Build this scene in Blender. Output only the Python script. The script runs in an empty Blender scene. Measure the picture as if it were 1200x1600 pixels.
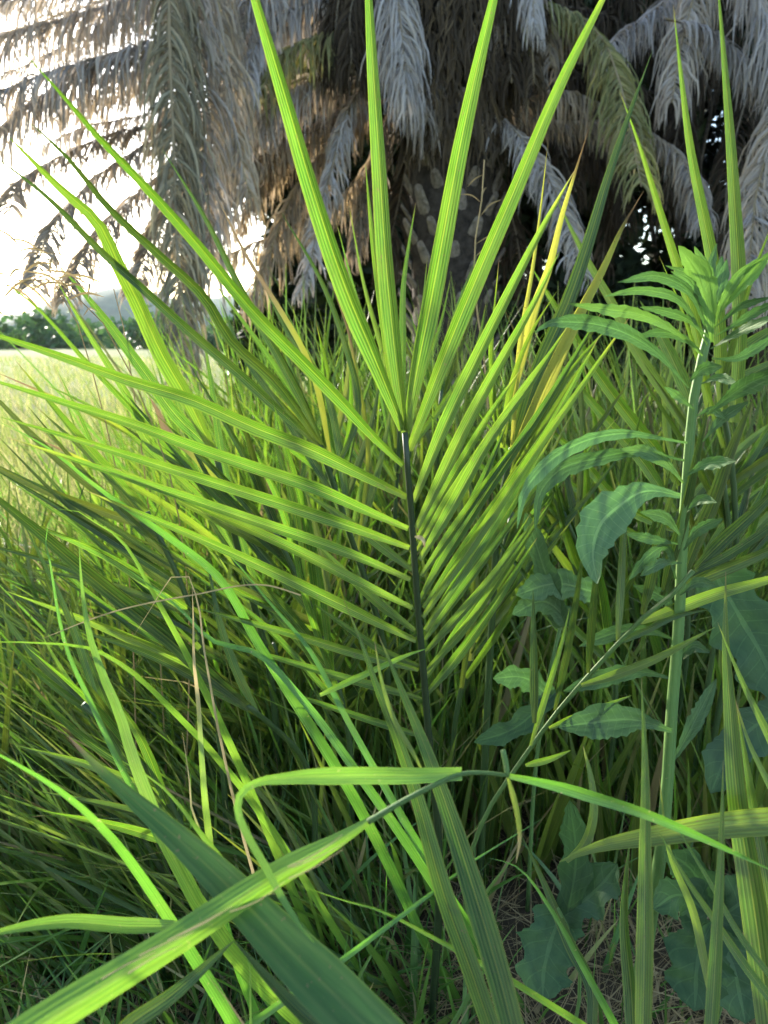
import bpy, math, random
import numpy as np
from mathutils import Vector, Matrix
random.seed(7); rng = np.random.default_rng(7)
S = bpy.context.scene
COL = S.collection
R = math.radians

# ------------------------------------------------------------------ camera, sky, sun, exposure
CAM_H, PITCH, F = 1.05, R(13.0), 1180.0          # F = focal length in photo pixels (1200 x 1600)
cam = bpy.data.objects.new('camera', bpy.data.cameras.new('camera')); COL.objects.link(cam)
cam.location = (0, 0, CAM_H); cam.rotation_euler = (R(90) - PITCH, 0, 0)
cam.data.sensor_fit = 'HORIZONTAL'; cam.data.sensor_width = 36; cam.data.lens = 36 * F / 1200
cam.data.clip_start = 0.02; cam.data.clip_end = 6000
cam.data.dof.use_dof = True; cam.data.dof.focus_distance = 0.95; cam.data.dof.aperture_fstop = 11
S.camera = cam
SUN_AZ, SUN_EL = R(-36), R(17)
W = bpy.data.worlds.new('World'); S.world = W; W.use_nodes = True
wn = W.node_tree; bg = wn.nodes['Background']
sky = wn.nodes.new('ShaderNodeTexSky'); sky.sky_type = 'NISHITA'; sky.sun_disc = False
sky.sun_elevation = SUN_EL; sky.sun_rotation = SUN_AZ; sky.dust_density = 0.9; sky.air_density = 1.0
wn.links.new(sky.outputs[0], bg.inputs[0]); bg.inputs[1].default_value = 0.15
sund = Vector((math.sin(SUN_AZ) * math.cos(SUN_EL), math.cos(SUN_AZ) * math.cos(SUN_EL), math.sin(SUN_EL)))
sl = bpy.data.lights.new('sun', 'SUN'); sl.energy = 4.0; sl.angle = R(2.5); sl.color = (1, 0.93, 0.80)
so = bpy.data.objects.new('sun', sl); COL.objects.link(so); so.rotation_euler = sund.to_track_quat('Z', 'Y').to_euler()
so.location = (-10, 20, 12)
S.view_settings.view_transform = 'Standard'; S.view_settings.look = 'None'
S.view_settings.exposure = 2.0; S.view_settings.gamma = 1.0; S.view_settings.use_curve_mapping = False
S.render.engine = 'CYCLES'
c = S.cycles; c.use_denoising = True; c.max_bounces = 6; c.diffuse_bounces = 4; c.transmission_bounces = 4; c.use_adaptive_sampling = True; c.adaptive_threshold = .02
c.glossy_bounces = 2; c.sample_clamp_indirect = 6; c.volume_bounces = 0
try: c.denoiser = 'OPENIMAGEDENOISE'
except Exception: pass

# ------------------------------------------------------------------ helpers
SP, CP = math.sin(PITCH), math.cos(PITCH)
EYE = Vector((0, 0, CAM_H))
def P(x, y, d):                                   # photo pixel at depth d (metres along the view axis) -> world point
    u, v = (x - 600) / F * d, -(y - 800) / F * d
    return Vector((u, d * CP + v * SP, CAM_H - d * SP + v * CP))
def gz(x, y):                                     # height of the ground
    r = math.hypot(x, y)
    return 0.025 * math.sin(x * 2.3 + 1) * math.sin(y * 1.9) + (0.05 * math.sin(x * .31) * math.sin(y * .23 + 1) if r > 3 else 0)
def pts2(s): return [tuple(float(q) for q in p.split(',')) for p in s.split()]
def spline(ps, n):                                # Hermite curve through 3D points, n samples evenly by arc length
    ps = [Vector(p) for p in ps]
    if len(ps) == 2: ps = [ps[0], (ps[0] + ps[1]) / 2, ps[1]]
    D = [max(1e-6, (ps[i + 1] - ps[i]).length) for i in range(len(ps) - 1)]; m = len(ps); T = []
    for i in range(m):                            # chord-weighted tangents: no loops where spacing is uneven
        if i == 0: T.append((ps[1] - ps[0]) / D[0])
        elif i == m - 1: T.append((ps[-1] - ps[-2]) / D[-1])
        else: T.append(((ps[i + 1] - ps[i]) / D[i] * D[i - 1] + (ps[i] - ps[i - 1]) / D[i - 1] * D[i]) / (D[i] + D[i - 1]))
    out = []
    for i in range(m - 1):
        for k in range(8):
            t = k / 8; t2, t3 = t * t, t ** 3
            out.append(ps[i] * (2 * t3 - 3 * t2 + 1) + T[i] * D[i] * (t3 - 2 * t2 + t) + ps[i + 1] * (3 * t2 - 2 * t3) + T[i + 1] * D[i] * (t3 - t2))
    out.append(ps[-1])
    L = [0]
    for i in range(1, len(out)): L.append(L[-1] + (out[i] - out[i - 1]).length)
    res, j = [], 0
    for k in range(n):
        s = L[-1] * k / (n - 1)
        while j < len(L) - 2 and L[j + 1] < s: j += 1
        q = (s - L[j]) / max(1e-9, L[j + 1] - L[j])
        res.append(out[j].lerp(out[j + 1], min(1, max(0, q))))
    return res, L[-1]

class MB:                                         # collects verts, faces, uv and a colour attribute -> ONE mesh
    def __init__(s): s.v, s.f, s.uv, s.c = [], [], [], []
    def add(s, vs, fs, uvs, cs):
        o = len(s.v); s.v += vs; s.uv += uvs; s.c += cs
        s.f += [tuple(i + o for i in f) for f in fs]
    def mesh(s, name, mat, origin=(0, 0, 0), smooth=True):
        me = bpy.data.meshes.new(name); o = Vector(origin)
        me.from_pydata([tuple(Vector(p) - o) for p in s.v], [], s.f)
        li = np.empty(len(me.loops), dtype=np.int32); me.loops.foreach_get('vertex_index', li)
        uv = me.uv_layers.new(name='UVMap'); uv.data.foreach_set('uv', np.array(s.uv, dtype=np.float32)[li].ravel())
        at = me.attributes.new('tint', 'FLOAT_COLOR', 'POINT'); at.data.foreach_set('color', np.array(s.c, dtype=np.float32).ravel())
        if smooth: me.polygons.foreach_set('use_smooth', [True] * len(me.polygons))
        me.materials.append(mat); return me
    def build(s, name, mat, parent=None, smooth=True):
        o = bpy.data.objects.new(name, s.mesh(name, mat, parent_origin(parent), smooth)); COL.objects.link(o)
        if parent: o.parent = parent
        return o
ORG = {}
def parent_origin(p):
    if p is None: return (0, 0, 0)
    o = Vector((0, 0, 0))
    while p: o += p.location; p = p.parent
    return o
def tag(o, label=None, cat=None, group=None, kind=None):
    for k, v in (('label', label), ('category', cat), ('group', group), ('kind', kind)):
        if v: o[k] = v
    return o
def empty(name, loc, label, cat, group=None):
    o = bpy.data.objects.new(name, None); o.empty_display_size = .05; COL.objects.link(o); o.location = loc
    return tag(o, label, cat, group)

# width profiles along a blade, v = 0 (base) .. 1 (tip)
def w_leaflet(v): return min(1, .42 + 2.6 * v) * max(0.02, (1 - v ** 2.6)) ** .9
def w_spike(v): return min(1, .62 + 1.2 * v) * max(0.015, 1 - v ** 1.6)
def w_grass(v): return min(1, .55 + 2 * v) * max(0.02, (1 - v ** 3.2))
def w_weed(v): return .14 + .86 * math.sin(math.pi * v ** 1.35) ** 1.3 if v < .985 else .03
def w_even(v): return max(.03, 1 - v ** 9)

def blade(mb, path, wid, fold=.35, roll=0.0, prof=w_leaflet, n=18, yel=.2, tip=0.0, dark=.5, brown=0.0, pleat=.0, teeth=0.0, wave=0.0, facing=None, twist=0.0, edge=0.0):
    """one leaf: a folded ribbon along a 3D path; wid = width in metres, (function of v allowed)"""
    ps, L = spline(path, n)
    U = (-1, -.66, -.33, 0, .33, .66, 1); K = len(U)
    vs, uvs, cs, fs = [], [], [], []
    ph = random.random() * 9; dvar = random.uniform(-.35, .35)
    for i, p in enumerate(ps):
        v = i / (n - 1)
        t = (ps[min(n - 1, i + 1)] - ps[max(0, i - 1)]).normalized()
        nrm = (facing if facing is not None else (EYE - p))
        nrm = (nrm - t * nrm.dot(t))
        nrm = nrm.normalized() if nrm.length > 1e-6 else t.orthogonal().normalized()
        nrm = Matrix.Rotation(roll + twist * v, 3, t) @ nrm
        if i:                                     # carry the frame along so the blade never flips over
            q = pn - t * pn.dot(t)
            if q.length > 1e-6: nrm = q.normalized().lerp(nrm if q.dot(nrm) > 0 else -nrm, .22).normalized()
        pn = nrm
        s = t.cross(nrm)
        w0 = wid(v) if callable(wid) else wid
        h = w0 * prof(v) / 2
        for k, u in enumerate(U):
            hh = h
            if teeth and abs(u) == 1:
                hh = h * (1 + teeth * (random.random() - .3) * (1.0 if (i + (k > 3)) % 2 else -.9))
            z = -fold * (1 - abs(u)) * h + (pleat * h * (-.5 if k % 2 else .5))
            q = p + s * (u * hh) + nrm * z
            if wave: q += nrm * (h * wave * abs(u) * math.sin(v * 17 + ph + u * 1.3))
            vs.append(q); uvs.append(((u + 1) / 2, v * L * 10))
            b = brown
            if tip: b = max(b, min(1, max(0, (v - (1 - tip)) / (tip * .35))))
            if edge and abs(u) > .6: b = max(b, edge * .35)
            y = yel + (0.5 if tip and v > 1 - tip * 2.2 else 0) * (1 if tip else 0)
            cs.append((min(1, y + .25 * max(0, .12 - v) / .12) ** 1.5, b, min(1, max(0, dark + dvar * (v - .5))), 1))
    for i in range(n - 1):
        for k in range(K - 1):
            a = i * K + k; fs.append((a, a + 1, a + K + 1, a + K))
    mb.add(vs, fs, uvs, cs); return L
def tube(mb, path, r0, r1, n=14, sides=7, tint=(0, 0, .5, 1), flat=1.0):
    ps, L = spline(path, n); vs, fs, uvs, cs = [], [], [], []
    for i, p in enumerate(ps):
        v = i / (n - 1); t = (ps[min(n - 1, i + 1)] - ps[max(0, i - 1)]).normalized()
        a = t.cross(Vector((.3, .2, 1)) if abs(t.z) < .8 else Vector((0, 1, .1))).normalized(); b = t.cross(a)
        r = r0 + (r1 - r0) * v
        for k in range(sides):
            g = 2 * math.pi * k / sides
            vs.append(p + a * math.cos(g) * r + b * math.sin(g) * r * flat); uvs.append((k / sides, v * L * 10)); cs.append(tint)
    for i in range(n - 1):
        for k in range(sides):
            q = (k + 1) % sides; fs.append((i * sides + k, i * sides + q, (i + 1) * sides + q, (i + 1) * sides + k))
    fs.append(tuple(range(sides))[::-1]); fs.append(tuple((n - 1) * sides + k for k in range(sides)))
    mb.add(vs, fs, uvs, cs)

# ------------------------------------------------------------------ materials
def new_mat(name):
    m = bpy.data.materials.new(name); m.use_nodes = True; nt = m.node_tree; nt.nodes.clear()
    out = nt.nodes.new('ShaderNodeOutputMaterial'); return m, nt, out
def N(nt, typ, ins=None, **kw):
    n = nt.nodes.new(typ)
    for k, v in kw.items(): setattr(n, k, v)
    for k, v in (ins or {}).items():
        if hasattr(v, 'is_linked') or isinstance(v, bpy.types.NodeSocket): nt.links.new(v, n.inputs[k])
        else: n.inputs[k].default_value = v
    return n
def mixc(nt, fac, a, b, blend='MIX'):
    n = nt.nodes.new('ShaderNodeMix'); n.data_type = 'RGBA'; n.blend_type = blend
    for sock, v in ((n.inputs[0], fac), (n.inputs[6], a), (n.inputs[7], b)):
        if isinstance(v, bpy.types.NodeSocket): nt.links.new(v, sock)
        else: sock.default_value = v if not isinstance(v, tuple) or len(v) == 4 else (*v, 1)
    return n.outputs[2]
def mth(nt, op, a, b=0.0, cl=False):
    n = nt.nodes.new('ShaderNodeMath'); n.operation = op; n.use_clamp = cl
    for s_, v in ((n.inputs[0], a), (n.inputs[1], b)):
        if isinstance(v, bpy.types.NodeSocket): nt.links.new(v, s_)
        else: s_.default_value = v
    return n.outputs[0]
def rgb(c): return (*c, 1)

def leaf_material(name,  g1, g2, yellow, brown, t_green, t_yel, trans=.45, rough=.42, stripes=9.0, stripe_amt=.5, spots=.5, bump=.3, spec=.4, veins=0.0, lines=0.0):
    m, nt, out = new_mat(name)
    uv = N(nt, 'ShaderNodeUVMap'); sep = N(nt, 'ShaderNodeSeparateXYZ', {0: uv.outputs[0]})
    att = N(nt, 'ShaderNodeAttribute', attribute_name='tint'); asep = N(nt, 'ShaderNodeSeparateColor', {0: att.outputs[0]})
    r, g, b = asep.outputs[0], asep.outputs[1], asep.outputs[2]
    # veins: noise stretched along the blade
    cmb = N(nt, 'ShaderNodeCombineXYZ', {0: mth(nt, 'MULTIPLY', sep.outputs[0], stripes * 2.2), 1: mth(nt, 'MULTIPLY', sep.outputs[1], .22), 2: mth(nt, 'MULTIPLY', b, 37.0)})
    ns = N(nt, 'ShaderNodeTexNoise', {'Vector': cmb.outputs[0], 'Scale': 1.0, 'Detail': 3.0, 'Roughness': .65})
    sw = mth(nt, 'SINE', mth(nt, 'MULTIPLY', sep.outputs[0], stripes * 6.283))
    st = mth(nt, 'ADD', mth(nt, 'MULTIPLY', sw, .22), mth(nt, 'MULTIPLY', mth(nt, 'SUBTRACT', ns.outputs[0], .5), 2.2))
    st = mth(nt, 'ADD', mth(nt, 'MULTIPLY', st, stripe_amt), .45, True)
    fine = mth(nt, 'POWER', mth(nt, 'ABSOLUTE', mth(nt, 'SINE', mth(nt, 'MULTIPLY', sep.outputs[0], stripes * 3.1416))), 8.0)
    au0 = mth(nt, 'ABSOLUTE', mth(nt, 'SUBTRACT', sep.outputs[0], .5))
    rib = mth(nt, 'MAXIMUM', mth(nt, 'LESS_THAN', au0, .03), mth(nt, 'GREATER_THAN', au0, .475))
    pale = mth(nt, 'MULTIPLY', mth(nt, 'MAXIMUM', mth(nt, 'MULTIPLY', fine, .55), rib), lines)
    if veins:      # pale midrib and slanting side veins
        au = mth(nt, 'ABSOLUTE', mth(nt, 'SUBTRACT', sep.outputs[0], .5))
        mid = mth(nt, 'LESS_THAN', au, .035)
        sv = mth(nt, 'LESS_THAN', mth(nt, 'FRACT', mth(nt, 'SUBTRACT', mth(nt, 'MULTIPLY', sep.outputs[1], veins), mth(nt, 'MULTIPLY', au, 2.4))), .10)
        vein = mth(nt, 'MAXIMUM', mid, mth(nt, 'MULTIPLY', sv, .55))
        st = mth(nt, 'ADD', mth(nt, 'MULTIPLY', st, .5), mth(nt, 'MULTIPLY', vein, .6), True)
    geo = N(nt, 'ShaderNodeNewGeometry')
    n2 = N(nt, 'ShaderNodeTexNoise', {'Vector': geo.outputs['Position'], 'Scale': 22.0, 'Detail': 4.0})
    n3 = N(nt, 'ShaderNodeTexNoise', {'Vector': geo.outputs['Position'], 'Scale': 260.0, 'Detail': 2.0})
    col = mixc(nt, st, g1, g2)
    ylw = mth(nt, 'ADD', r, mth(nt, 'MULTIPLY', mth(nt, 'SUBTRACT', n2.outputs[0], .5), .45), True)
    col = mixc(nt, mth(nt, 'MULTIPLY', ylw, .85), col, yellow)
    col = mixc(nt, pale, col, tuple(q * 1.15 for q in yellow))
    sp = mth(nt, 'MULTIPLY', mth(nt, 'GREATER_THAN', n3.outputs[0], .70), spots)
    br = mth(nt, 'MAXIMUM', mth(nt, 'MULTIPLY', g, mth(nt, 'ADD', .75, mth(nt, 'MULTIPLY', ns.outputs[0], .4)), True), sp)
    col = mixc(nt, br, col, mixc(nt, ns.outputs[0], brown, tuple(min(1, q * 2.2) for q in brown)))
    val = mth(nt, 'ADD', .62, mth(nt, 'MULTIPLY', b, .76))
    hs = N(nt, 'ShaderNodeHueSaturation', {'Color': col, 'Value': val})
    tc = mixc(nt, st, tuple(q * .5 for q in t_green), tuple(q * 1.25 for q in t_green))
    tc = mixc(nt, mth(nt, 'MAXIMUM', ylw, mth(nt, 'MULTIPLY', pale, .8)), tc, t_yel); tc = mixc(nt, br, tc, tuple(min(1, q * 1.6) for q in brown))
    th = N(nt, 'ShaderNodeHueSaturation', {'Color': tc, 'Value': val})
    bp = N(nt, 'ShaderNodeBump', {'Height': st, 'Strength': bump, 'Distance': .002})
    pr = N(nt, 'ShaderNodeBsdfPrincipled', {'Base Color': hs.outputs[0], 'Roughness': rough, 'Normal': bp.outputs[0], 'Specular IOR Level': spec})
    tr = N(nt, 'ShaderNodeBsdfTranslucent', {'Color': th.outputs[0], 'Normal': bp.outputs[0]})
    mx = N(nt, 'ShaderNodeMixShader', {0: trans, 1: pr.outputs[0], 2: tr.outputs[0]})
    nt.links.new(mx.outputs[0], out.inputs[0]); return m
BRN = (.13, .085, .045)
M_LEAF = leaf_material('palm_leaflet', (.020, .058, .014), (.095, .17, .04), (.27, .29, .055), BRN, (.088, .27, .012), (.36, .43, .03), trans=.42, rough=.33, spec=.5, stripe_amt=1.1, stripes=7, lines=.7)
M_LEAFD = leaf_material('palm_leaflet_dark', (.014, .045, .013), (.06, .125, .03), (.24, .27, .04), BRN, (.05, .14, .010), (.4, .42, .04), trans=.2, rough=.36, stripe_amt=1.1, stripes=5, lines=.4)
M_GRASS = leaf_material('grass_blade', (.045, .12, .026), (.13, .26, .07), (.25, .28, .06), (.28, .21, .10), (.14, .38, .025), (.42, .52, .07), trans=.42, stripes=5, stripe_amt=.6, rough=.34, spec=.5)
M_BLADE = leaf_material('dark_blade', (.020, .065, .014), (.055, .13, .03), (.14, .20, .06), BRN, (.06, .17, .012), (.3, .36, .04), trans=.3, rough=.4, stripe_amt=.55, stripes=3, lines=.3)
M_YEL = leaf_material('yellowed_leaflet', (.16, .20, .03), (.30, .32, .05), (.36, .35, .06), (.07, .04, .02), (.30, .36, .03), (.42, .42, .05), trans=.36, stripes=6, stripe_amt=1.0, rough=.5, lines=.3, spots=.8)
M_LIME = leaf_material('lime_blade', (.045, .13, .018), (.10, .21, .04), (.30, .36, .06), (.28, .21, .10), (.15, .32, .02), (.36, .42, .05), trans=.38, stripes=6, stripe_amt=.7, rough=.36, spec=.5, lines=.25, spots=.2)
M_STRAW = leaf_material('dry_straw', (.27, .19, .09), (.44, .34, .18), (.46, .36, .18), (.20, .13, .06), (.4, .33, .18), (.45, .38, .2), trans=.25, stripes=3, rough=.75, spec=.15)
M_WEED = leaf_material('weed_leaf', (.068, .128, .050), (.165, .225, .100), (.13, .27, .045), (.20, .15, .06), (.10, .26, .045), (.29, .54, .05), trans=.27, stripes=4, stripe_amt=.6, rough=.6, spots=.08, bump=.9, spec=.25, veins=9.0)
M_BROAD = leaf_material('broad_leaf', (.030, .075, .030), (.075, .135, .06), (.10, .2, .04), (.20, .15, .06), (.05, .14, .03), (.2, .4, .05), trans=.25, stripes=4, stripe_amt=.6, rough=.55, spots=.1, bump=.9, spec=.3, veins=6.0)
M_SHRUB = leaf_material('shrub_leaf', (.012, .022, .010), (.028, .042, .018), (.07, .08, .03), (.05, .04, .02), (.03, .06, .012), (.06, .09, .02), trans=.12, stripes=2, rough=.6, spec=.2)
M_MEADOW = leaf_material('meadow_grass', (.06, .13, .03), (.13, .21, .05), (.28, .26, .09), (.38, .30, .17), (.20, .34, .05), (.46, .45, .15), trans=.4, stripes=2, rough=.7, spec=.1)
M_DEAD = leaf_material('dead_leaflet', (.20, .185, .19), (.47, .45, .46), (.42, .34, .24), (.10, .075, .055), (.36, .32, .29), (.50, .36, .18), trans=.36, stripes=3, stripe_amt=1.0, rough=.8, spots=.05, spec=.12)
M_THATCH = leaf_material('shaded_thatch', (.035, .028, .022), (.085, .068, .052), (.12, .085, .045), (.03, .022, .016), (.06, .05, .035), (.12, .08, .04), trans=.12, stripes=3, stripe_amt=1.0, rough=.85, spots=.05, spec=.08)  # dark copy of the dead leaflets: deep shade among the fronds put into the colour
M_FADE = leaf_material('greyed_leaflet', (.07, .075, .055), (.24, .235, .19), (.42, .33, .20), (.12, .085, .055), (.17, .18, .12), (.40, .30, .14), trans=.25, stripes=3, stripe_amt=1.0, rough=.75, spots=.05, spec=.15)
M_OLIVE = leaf_material('fading_leaflet', (.05, .075, .03), (.13, .15, .06), (.33, .28, .12), (.16, .11, .06), (.20, .26, .05), (.42, .34, .10), trans=.3, stripes=3, rough=.6, spots=.05, spec=.2)
M_DARKSTEM = leaf_material('leaf_stalk', (.012, .022, .010), (.035, .055, .02), (.07, .12, .03), (.05, .035, .02), (.02, .03, .01), (.04, .05, .01), trans=.02, stripes=4, rough=.45)
M_GSTALK = leaf_material('green_leaf_stalk', (.03, .06, .02), (.07, .11, .035), (.07, .12, .03), (.05, .035, .02), (.03, .06, .01), (.04, .05, .01), trans=.05, stripes=4, rough=.45)
M_STEM = leaf_material('weed_stem', (.08, .17, .045), (.16, .26, .08), (.2, .3, .06), (.2, .15, .08), (.12, .28, .05), (.3, .5, .05), trans=.15, stripes=5, stripe_amt=.7, rough=.6, bump=.8)
M_RACH = leaf_material('frond_rib', (.13, .10, .07), (.24, .18, .12), (.36, .27, .12), (.05, .04, .03), (.1, .08, .05), (.2, .15, .06), trans=.02, stripes=3, rough=.7)

def plain(name, c1, c2, scale=8, rough=.9, bump=.6, c3=None, dist=.02):
    m, nt, out = new_mat(name)
    geo = N(nt, 'ShaderNodeNewGeometry')
    n1 = N(nt, 'ShaderNodeTexNoise', {'Vector': geo.outputs['Position'], 'Scale': scale, 'Detail': 8.0, 'Roughness': .65})
    n2 = N(nt, 'ShaderNodeTexNoise', {'Vector': geo.outputs['Position'], 'Scale': scale * .13, 'Detail': 5.0})
    rp = N(nt, 'ShaderNodeMapRange', {0: n1.outputs[0], 1: .35, 2: .65})
    col = mixc(nt, rp.outputs[0], c1, c2)
    if c3:
        r2 = N(nt, 'ShaderNodeMapRange', {0: n2.outputs[0], 1: .42, 2: .6}); col = mixc(nt, r2.outputs[0], col, c3)
    bp = N(nt, 'ShaderNodeBump', {'Height': n1.outputs[0], 'Strength': bump, 'Distance': dist})
    pr = N(nt, 'ShaderNodeBsdfPrincipled', {'Base Color': col, 'Roughness': rough, 'Normal': bp.outputs[0], 'Specular IOR Level': .15})
    nt.links.new(pr.outputs[0], out.inputs[0]); return m
M_SOIL = plain('soil', (.10, .075, .05), (.22, .17, .11), 30, c3=(.16, .15, .06))
M_FIELD = plain('field', (.30, .29, .12), (.40, .37, .17), 2.5, c3=(.22, .28, .09))
M_BARK = plain('palm_trunk', (.020, .016, .013), (.055, .044, .036), 18, bump=1)
M_STUB = plain('cut_leaf_base', (.10, .085, .07), (.24, .20, .17), 26, bump=1)
M_HILL = plain('hill', (.030, .080, .060), (.06, .13, .09), .06, c3=(.07, .12, .07))
M_WOOD = plain('bark', (.06, .05, .04), (.14, .11, .09), 25)

# ------------------------------------------------------------------ ground, hills
def grid_obj(name, rs, angs, hf, mat):
    vs, fs = [], []
    na = len(angs)
    for r in rs:
        for a in angs: x, y = r * math.sin(a), r * math.cos(a); vs.append((x, y, hf(x, y)))
    for i in range(len(rs) - 1):
        for j in range(na - 1): k = i * na + j; fs.append((k, k + na, k + na + 1, k + 1))
    me = bpy.data.meshes.new(name); me.from_pydata(vs, [], fs); me.materials.append(mat)
    me.polygons.foreach_set('use_smooth', [True] * len(fs))
    o = bpy.data.objects.new(name, me); COL.objects.link(o); return o
rs = [0.02 + .09 * i for i in range(60)] + [5.5 * 1.12 ** i for i in range(47)]
m, nt, out = new_mat('ground')
geo = N(nt, 'ShaderNodeNewGeometry'); ps_ = N(nt, 'ShaderNodeSeparateXYZ', {0: geo.outputs['Position']})
na_ = N(nt, 'ShaderNodeTexNoise', {'Vector': geo.outputs['Position'], 'Scale': 30.0, 'Detail': 8.0, 'Roughness': .7})
nb_ = N(nt, 'ShaderNodeTexNoise', {'Vector': geo.outputs['Position'], 'Scale': .5, 'Detail': 6.0})
soil = mixc(nt, na_.outputs[0], (.025, .018, .011), (.13, .095, .06))
field = mixc(nt, nb_.outputs[0], (.10, .16, .045), (.26, .23, .11))
field = mixc(nt, mth(nt, 'MULTIPLY', na_.outputs[0], .5), field, (.16, .22, .06))
dd = N(nt, 'ShaderNodeVectorMath', {0: geo.outputs['Position'], 1: (3.2, 2.0, 0)}, operation='DISTANCE')
mk = N(nt, 'ShaderNodeMapRange', {0: mth(nt, 'ADD', dd.outputs['Value'], mth(nt, 'MULTIPLY', nb_.outputs[0], 2.0)), 1: 5.2, 2: 6.6})
far = mth(nt, 'GREATER_THAN', ps_.outputs[1], 3.0)
colg = mixc(nt, mk.outputs[0], soil, field)
bpg = N(nt, 'ShaderNodeBump', {'Height': na_.outputs[0], 'Strength': .8, 'Distance': .03})
prg = N(nt, 'ShaderNodeBsdfPrincipled', {'Base Color': colg, 'Roughness': .95, 'Normal': bpg.outputs[0], 'Specular IOR Level': .1})
nt.links.new(prg.outputs[0], out.inputs[0])
g = grid_obj('ground', rs, [2 * math.pi * k / 144 for k in range(145)], gz, m); tag(g, kind='structure')

def ridge(name, y0, depth, x0, x1, hf, nx=90, ny=14):
    vs, fs = [], []
    for j in range(ny):
        for i in range(nx):
            x = x0 + (x1 - x0) * i / (nx - 1); t = j / (ny - 1)
            h = hf(x) * math.sin(math.pi * min(1, t * .9 + .0)) ** .8
            h += (rng.random() - .5) * .02 * hf(x)
            vs.append((x, y0 + depth * t, h - 1.5 * (j == 0)))
    for j in range(ny - 1):
        for i in range(nx - 1): k = j * nx + i; fs.append((k, k + 1, k + nx + 1, k + nx))
    me = bpy.data.meshes.new(name); me.from_pydata(vs, [], fs); me.materials.append(M_HILL)
    me.polygons.foreach_set('use_smooth', [True] * len(fs))
    o = bpy.data.objects.new(name, me); COL.objects.link(o); return tag(o, kind='structure')
def hill_h(x):
    # peak near photo pixel x = 165 at 600 m
    px = x / 640
    return 18 + 26 * math.exp(-((px + .37) / .09) ** 2) + 26 * math.exp(-((px + .14) / .12) ** 2) + 10 * math.exp(-((px - .3) / .3) ** 2) + 1.2 * math.sin(x * .11) + .8 * math.sin(x * .31)
ridge('hills', 560, 260, -900, 900, hill_h, 220)

# ------------------------------------------------------------------ far treeline and meadow grass (uncountable)
def leaf_cloud(mb, cen, rad, n, size, yel=(.0, .3), dark=(.2, .8)):
    for _ in range(n):
        d = Vector((random.gauss(0, 1), random.gauss(0, 1), random.gauss(0, 1))).normalized() * (random.random() ** .45)
        p = Vector((cen[0] + d.x * rad[0], cen[1] + d.y * rad[1], cen[2] + d.z * rad[2]))
        a = Vector((random.gauss(0, 1), random.gauss(0, 1), random.gauss(0, 1))).normalized(); b = a.orthogonal().normalized()
        a, b = a * size * random.uniform(.6, 1.3), b * size * random.uniform(.3, .6)
        cc = (random.uniform(*yel), 0, random.uniform(*dark), 1)
        mb.add([p - a, p + b, p + a, p - b], [(0, 1, 2, 3)], [(0, 0), (1, 0), (1, 1), (0, 1)], [cc] * 4)
mb = MB()
for k in range(150):
    x = -70 + 110 * random.random(); y = random.uniform(74, 110); h = random.choice((1.0, 1.5, 2.0, 2.4, 3.4)) * random.uniform(.8, 1.2)
    for q in range(3): leaf_cloud(mb, (x + random.gauss(0, 1.4), y, h * .5), (2.6, 2.0, h * .6), 70, .5)
tag(mb.build('treeline', M_BROAD), 'dark green far-off treeline between the meadow and the hills', 'treeline', kind='stuff')

def grass_field(name, n, sampler, mat, segs=3):
    """many blades as one mesh, vectorised: sampler -> base xyz, height, width, lean vec, curl, tint rgb"""
    bx, by, h, w, lx, ly, cr, tr, tg, tb = sampler(n)
    n = len(bx)
    bz = 0.02 * np.sin(bx * 2.3 + 1) * np.sin(by * 1.9) - .01
    an = rng.random(n) * math.pi
    sx, sy = np.cos(an), np.sin(an)
    K = segs + 1; V = np.zeros((n, K, 3, 3), dtype=np.float32)
    fo = U(.15, .6, n) * np.where(rng.random(n) < .5, 1, -1)
    for i in range(K):
        t = i / segs
        cx = bx + lx * h * (t + cr * t * t); cy = by + ly * h * (t + cr * t * t)
        ll = np.hypot(lx, ly)
        cz = bz + h * (t - .45 * np.minimum(1.6, ll * cr) * t * t)
        ww = w * .5 * (1 - t ** 2.2) + w * .03
        for s_, q in ((-1, 0), (0, 1), (1, 2)):
            of = fo * ww * (s_ == 0)
            V[:, i, q, 0] = cx + s_ * sx * ww + of * sy; V[:, i, q, 1] = cy + s_ * sy * ww - of * sx; V[:, i, q, 2] = np.maximum(cz, bz + .004)
    me = bpy.data.meshes.new(name); nv = n * K * 3
    me.vertices.add(nv); me.vertices.foreach_set('co', V.reshape(-1))
    base = (np.arange(n) * K * 3)[:, None, None, None]; i_ = (np.arange(segs) * 3)[None, :, None, None]; e_ = np.arange(2)[None, None, :, None]
    quad = np.array([0, 1, 4, 3])[None, None, None, :]
    idx = (base + i_ + e_ + quad).reshape(-1)
    nf = n * segs * 2
    me.loops.add(nf * 4); me.loops.foreach_set('vertex_index', idx.astype(np.int32))
    me.polygons.add(nf); me.polygons.foreach_set('loop_start', np.arange(nf, dtype=np.int32) * 4)
    me.update(calc_edges=True)
    uvv = np.zeros((n, K, 3, 2), dtype=np.float32); uvv[:, :, 1, 0] = .5; uvv[:, :, 2, 0] = 1
    uvv[:, :, :, 1] = (np.arange(K) / segs * 3)[None, :, None]
    me.uv_layers.new(name='UVMap').data.foreach_set('uv', uvv.reshape(-1, 2)[idx].ravel())
    colr = np.ones((n, K, 3, 4), dtype=np.float32)
    for q, a in enumerate((tr, tg, tb)): colr[..., q] = a[:, None, None]
    me.attributes.new('tint', 'FLOAT_COLOR', 'POINT').data.foreach_set('color', colr.ravel())
    me.materials.append(mat)
    o = bpy.data.objects.new(name, me); COL.objects.link(o); return o
def U(a, b, n): return rng.random(n) * (b - a) + a

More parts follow.
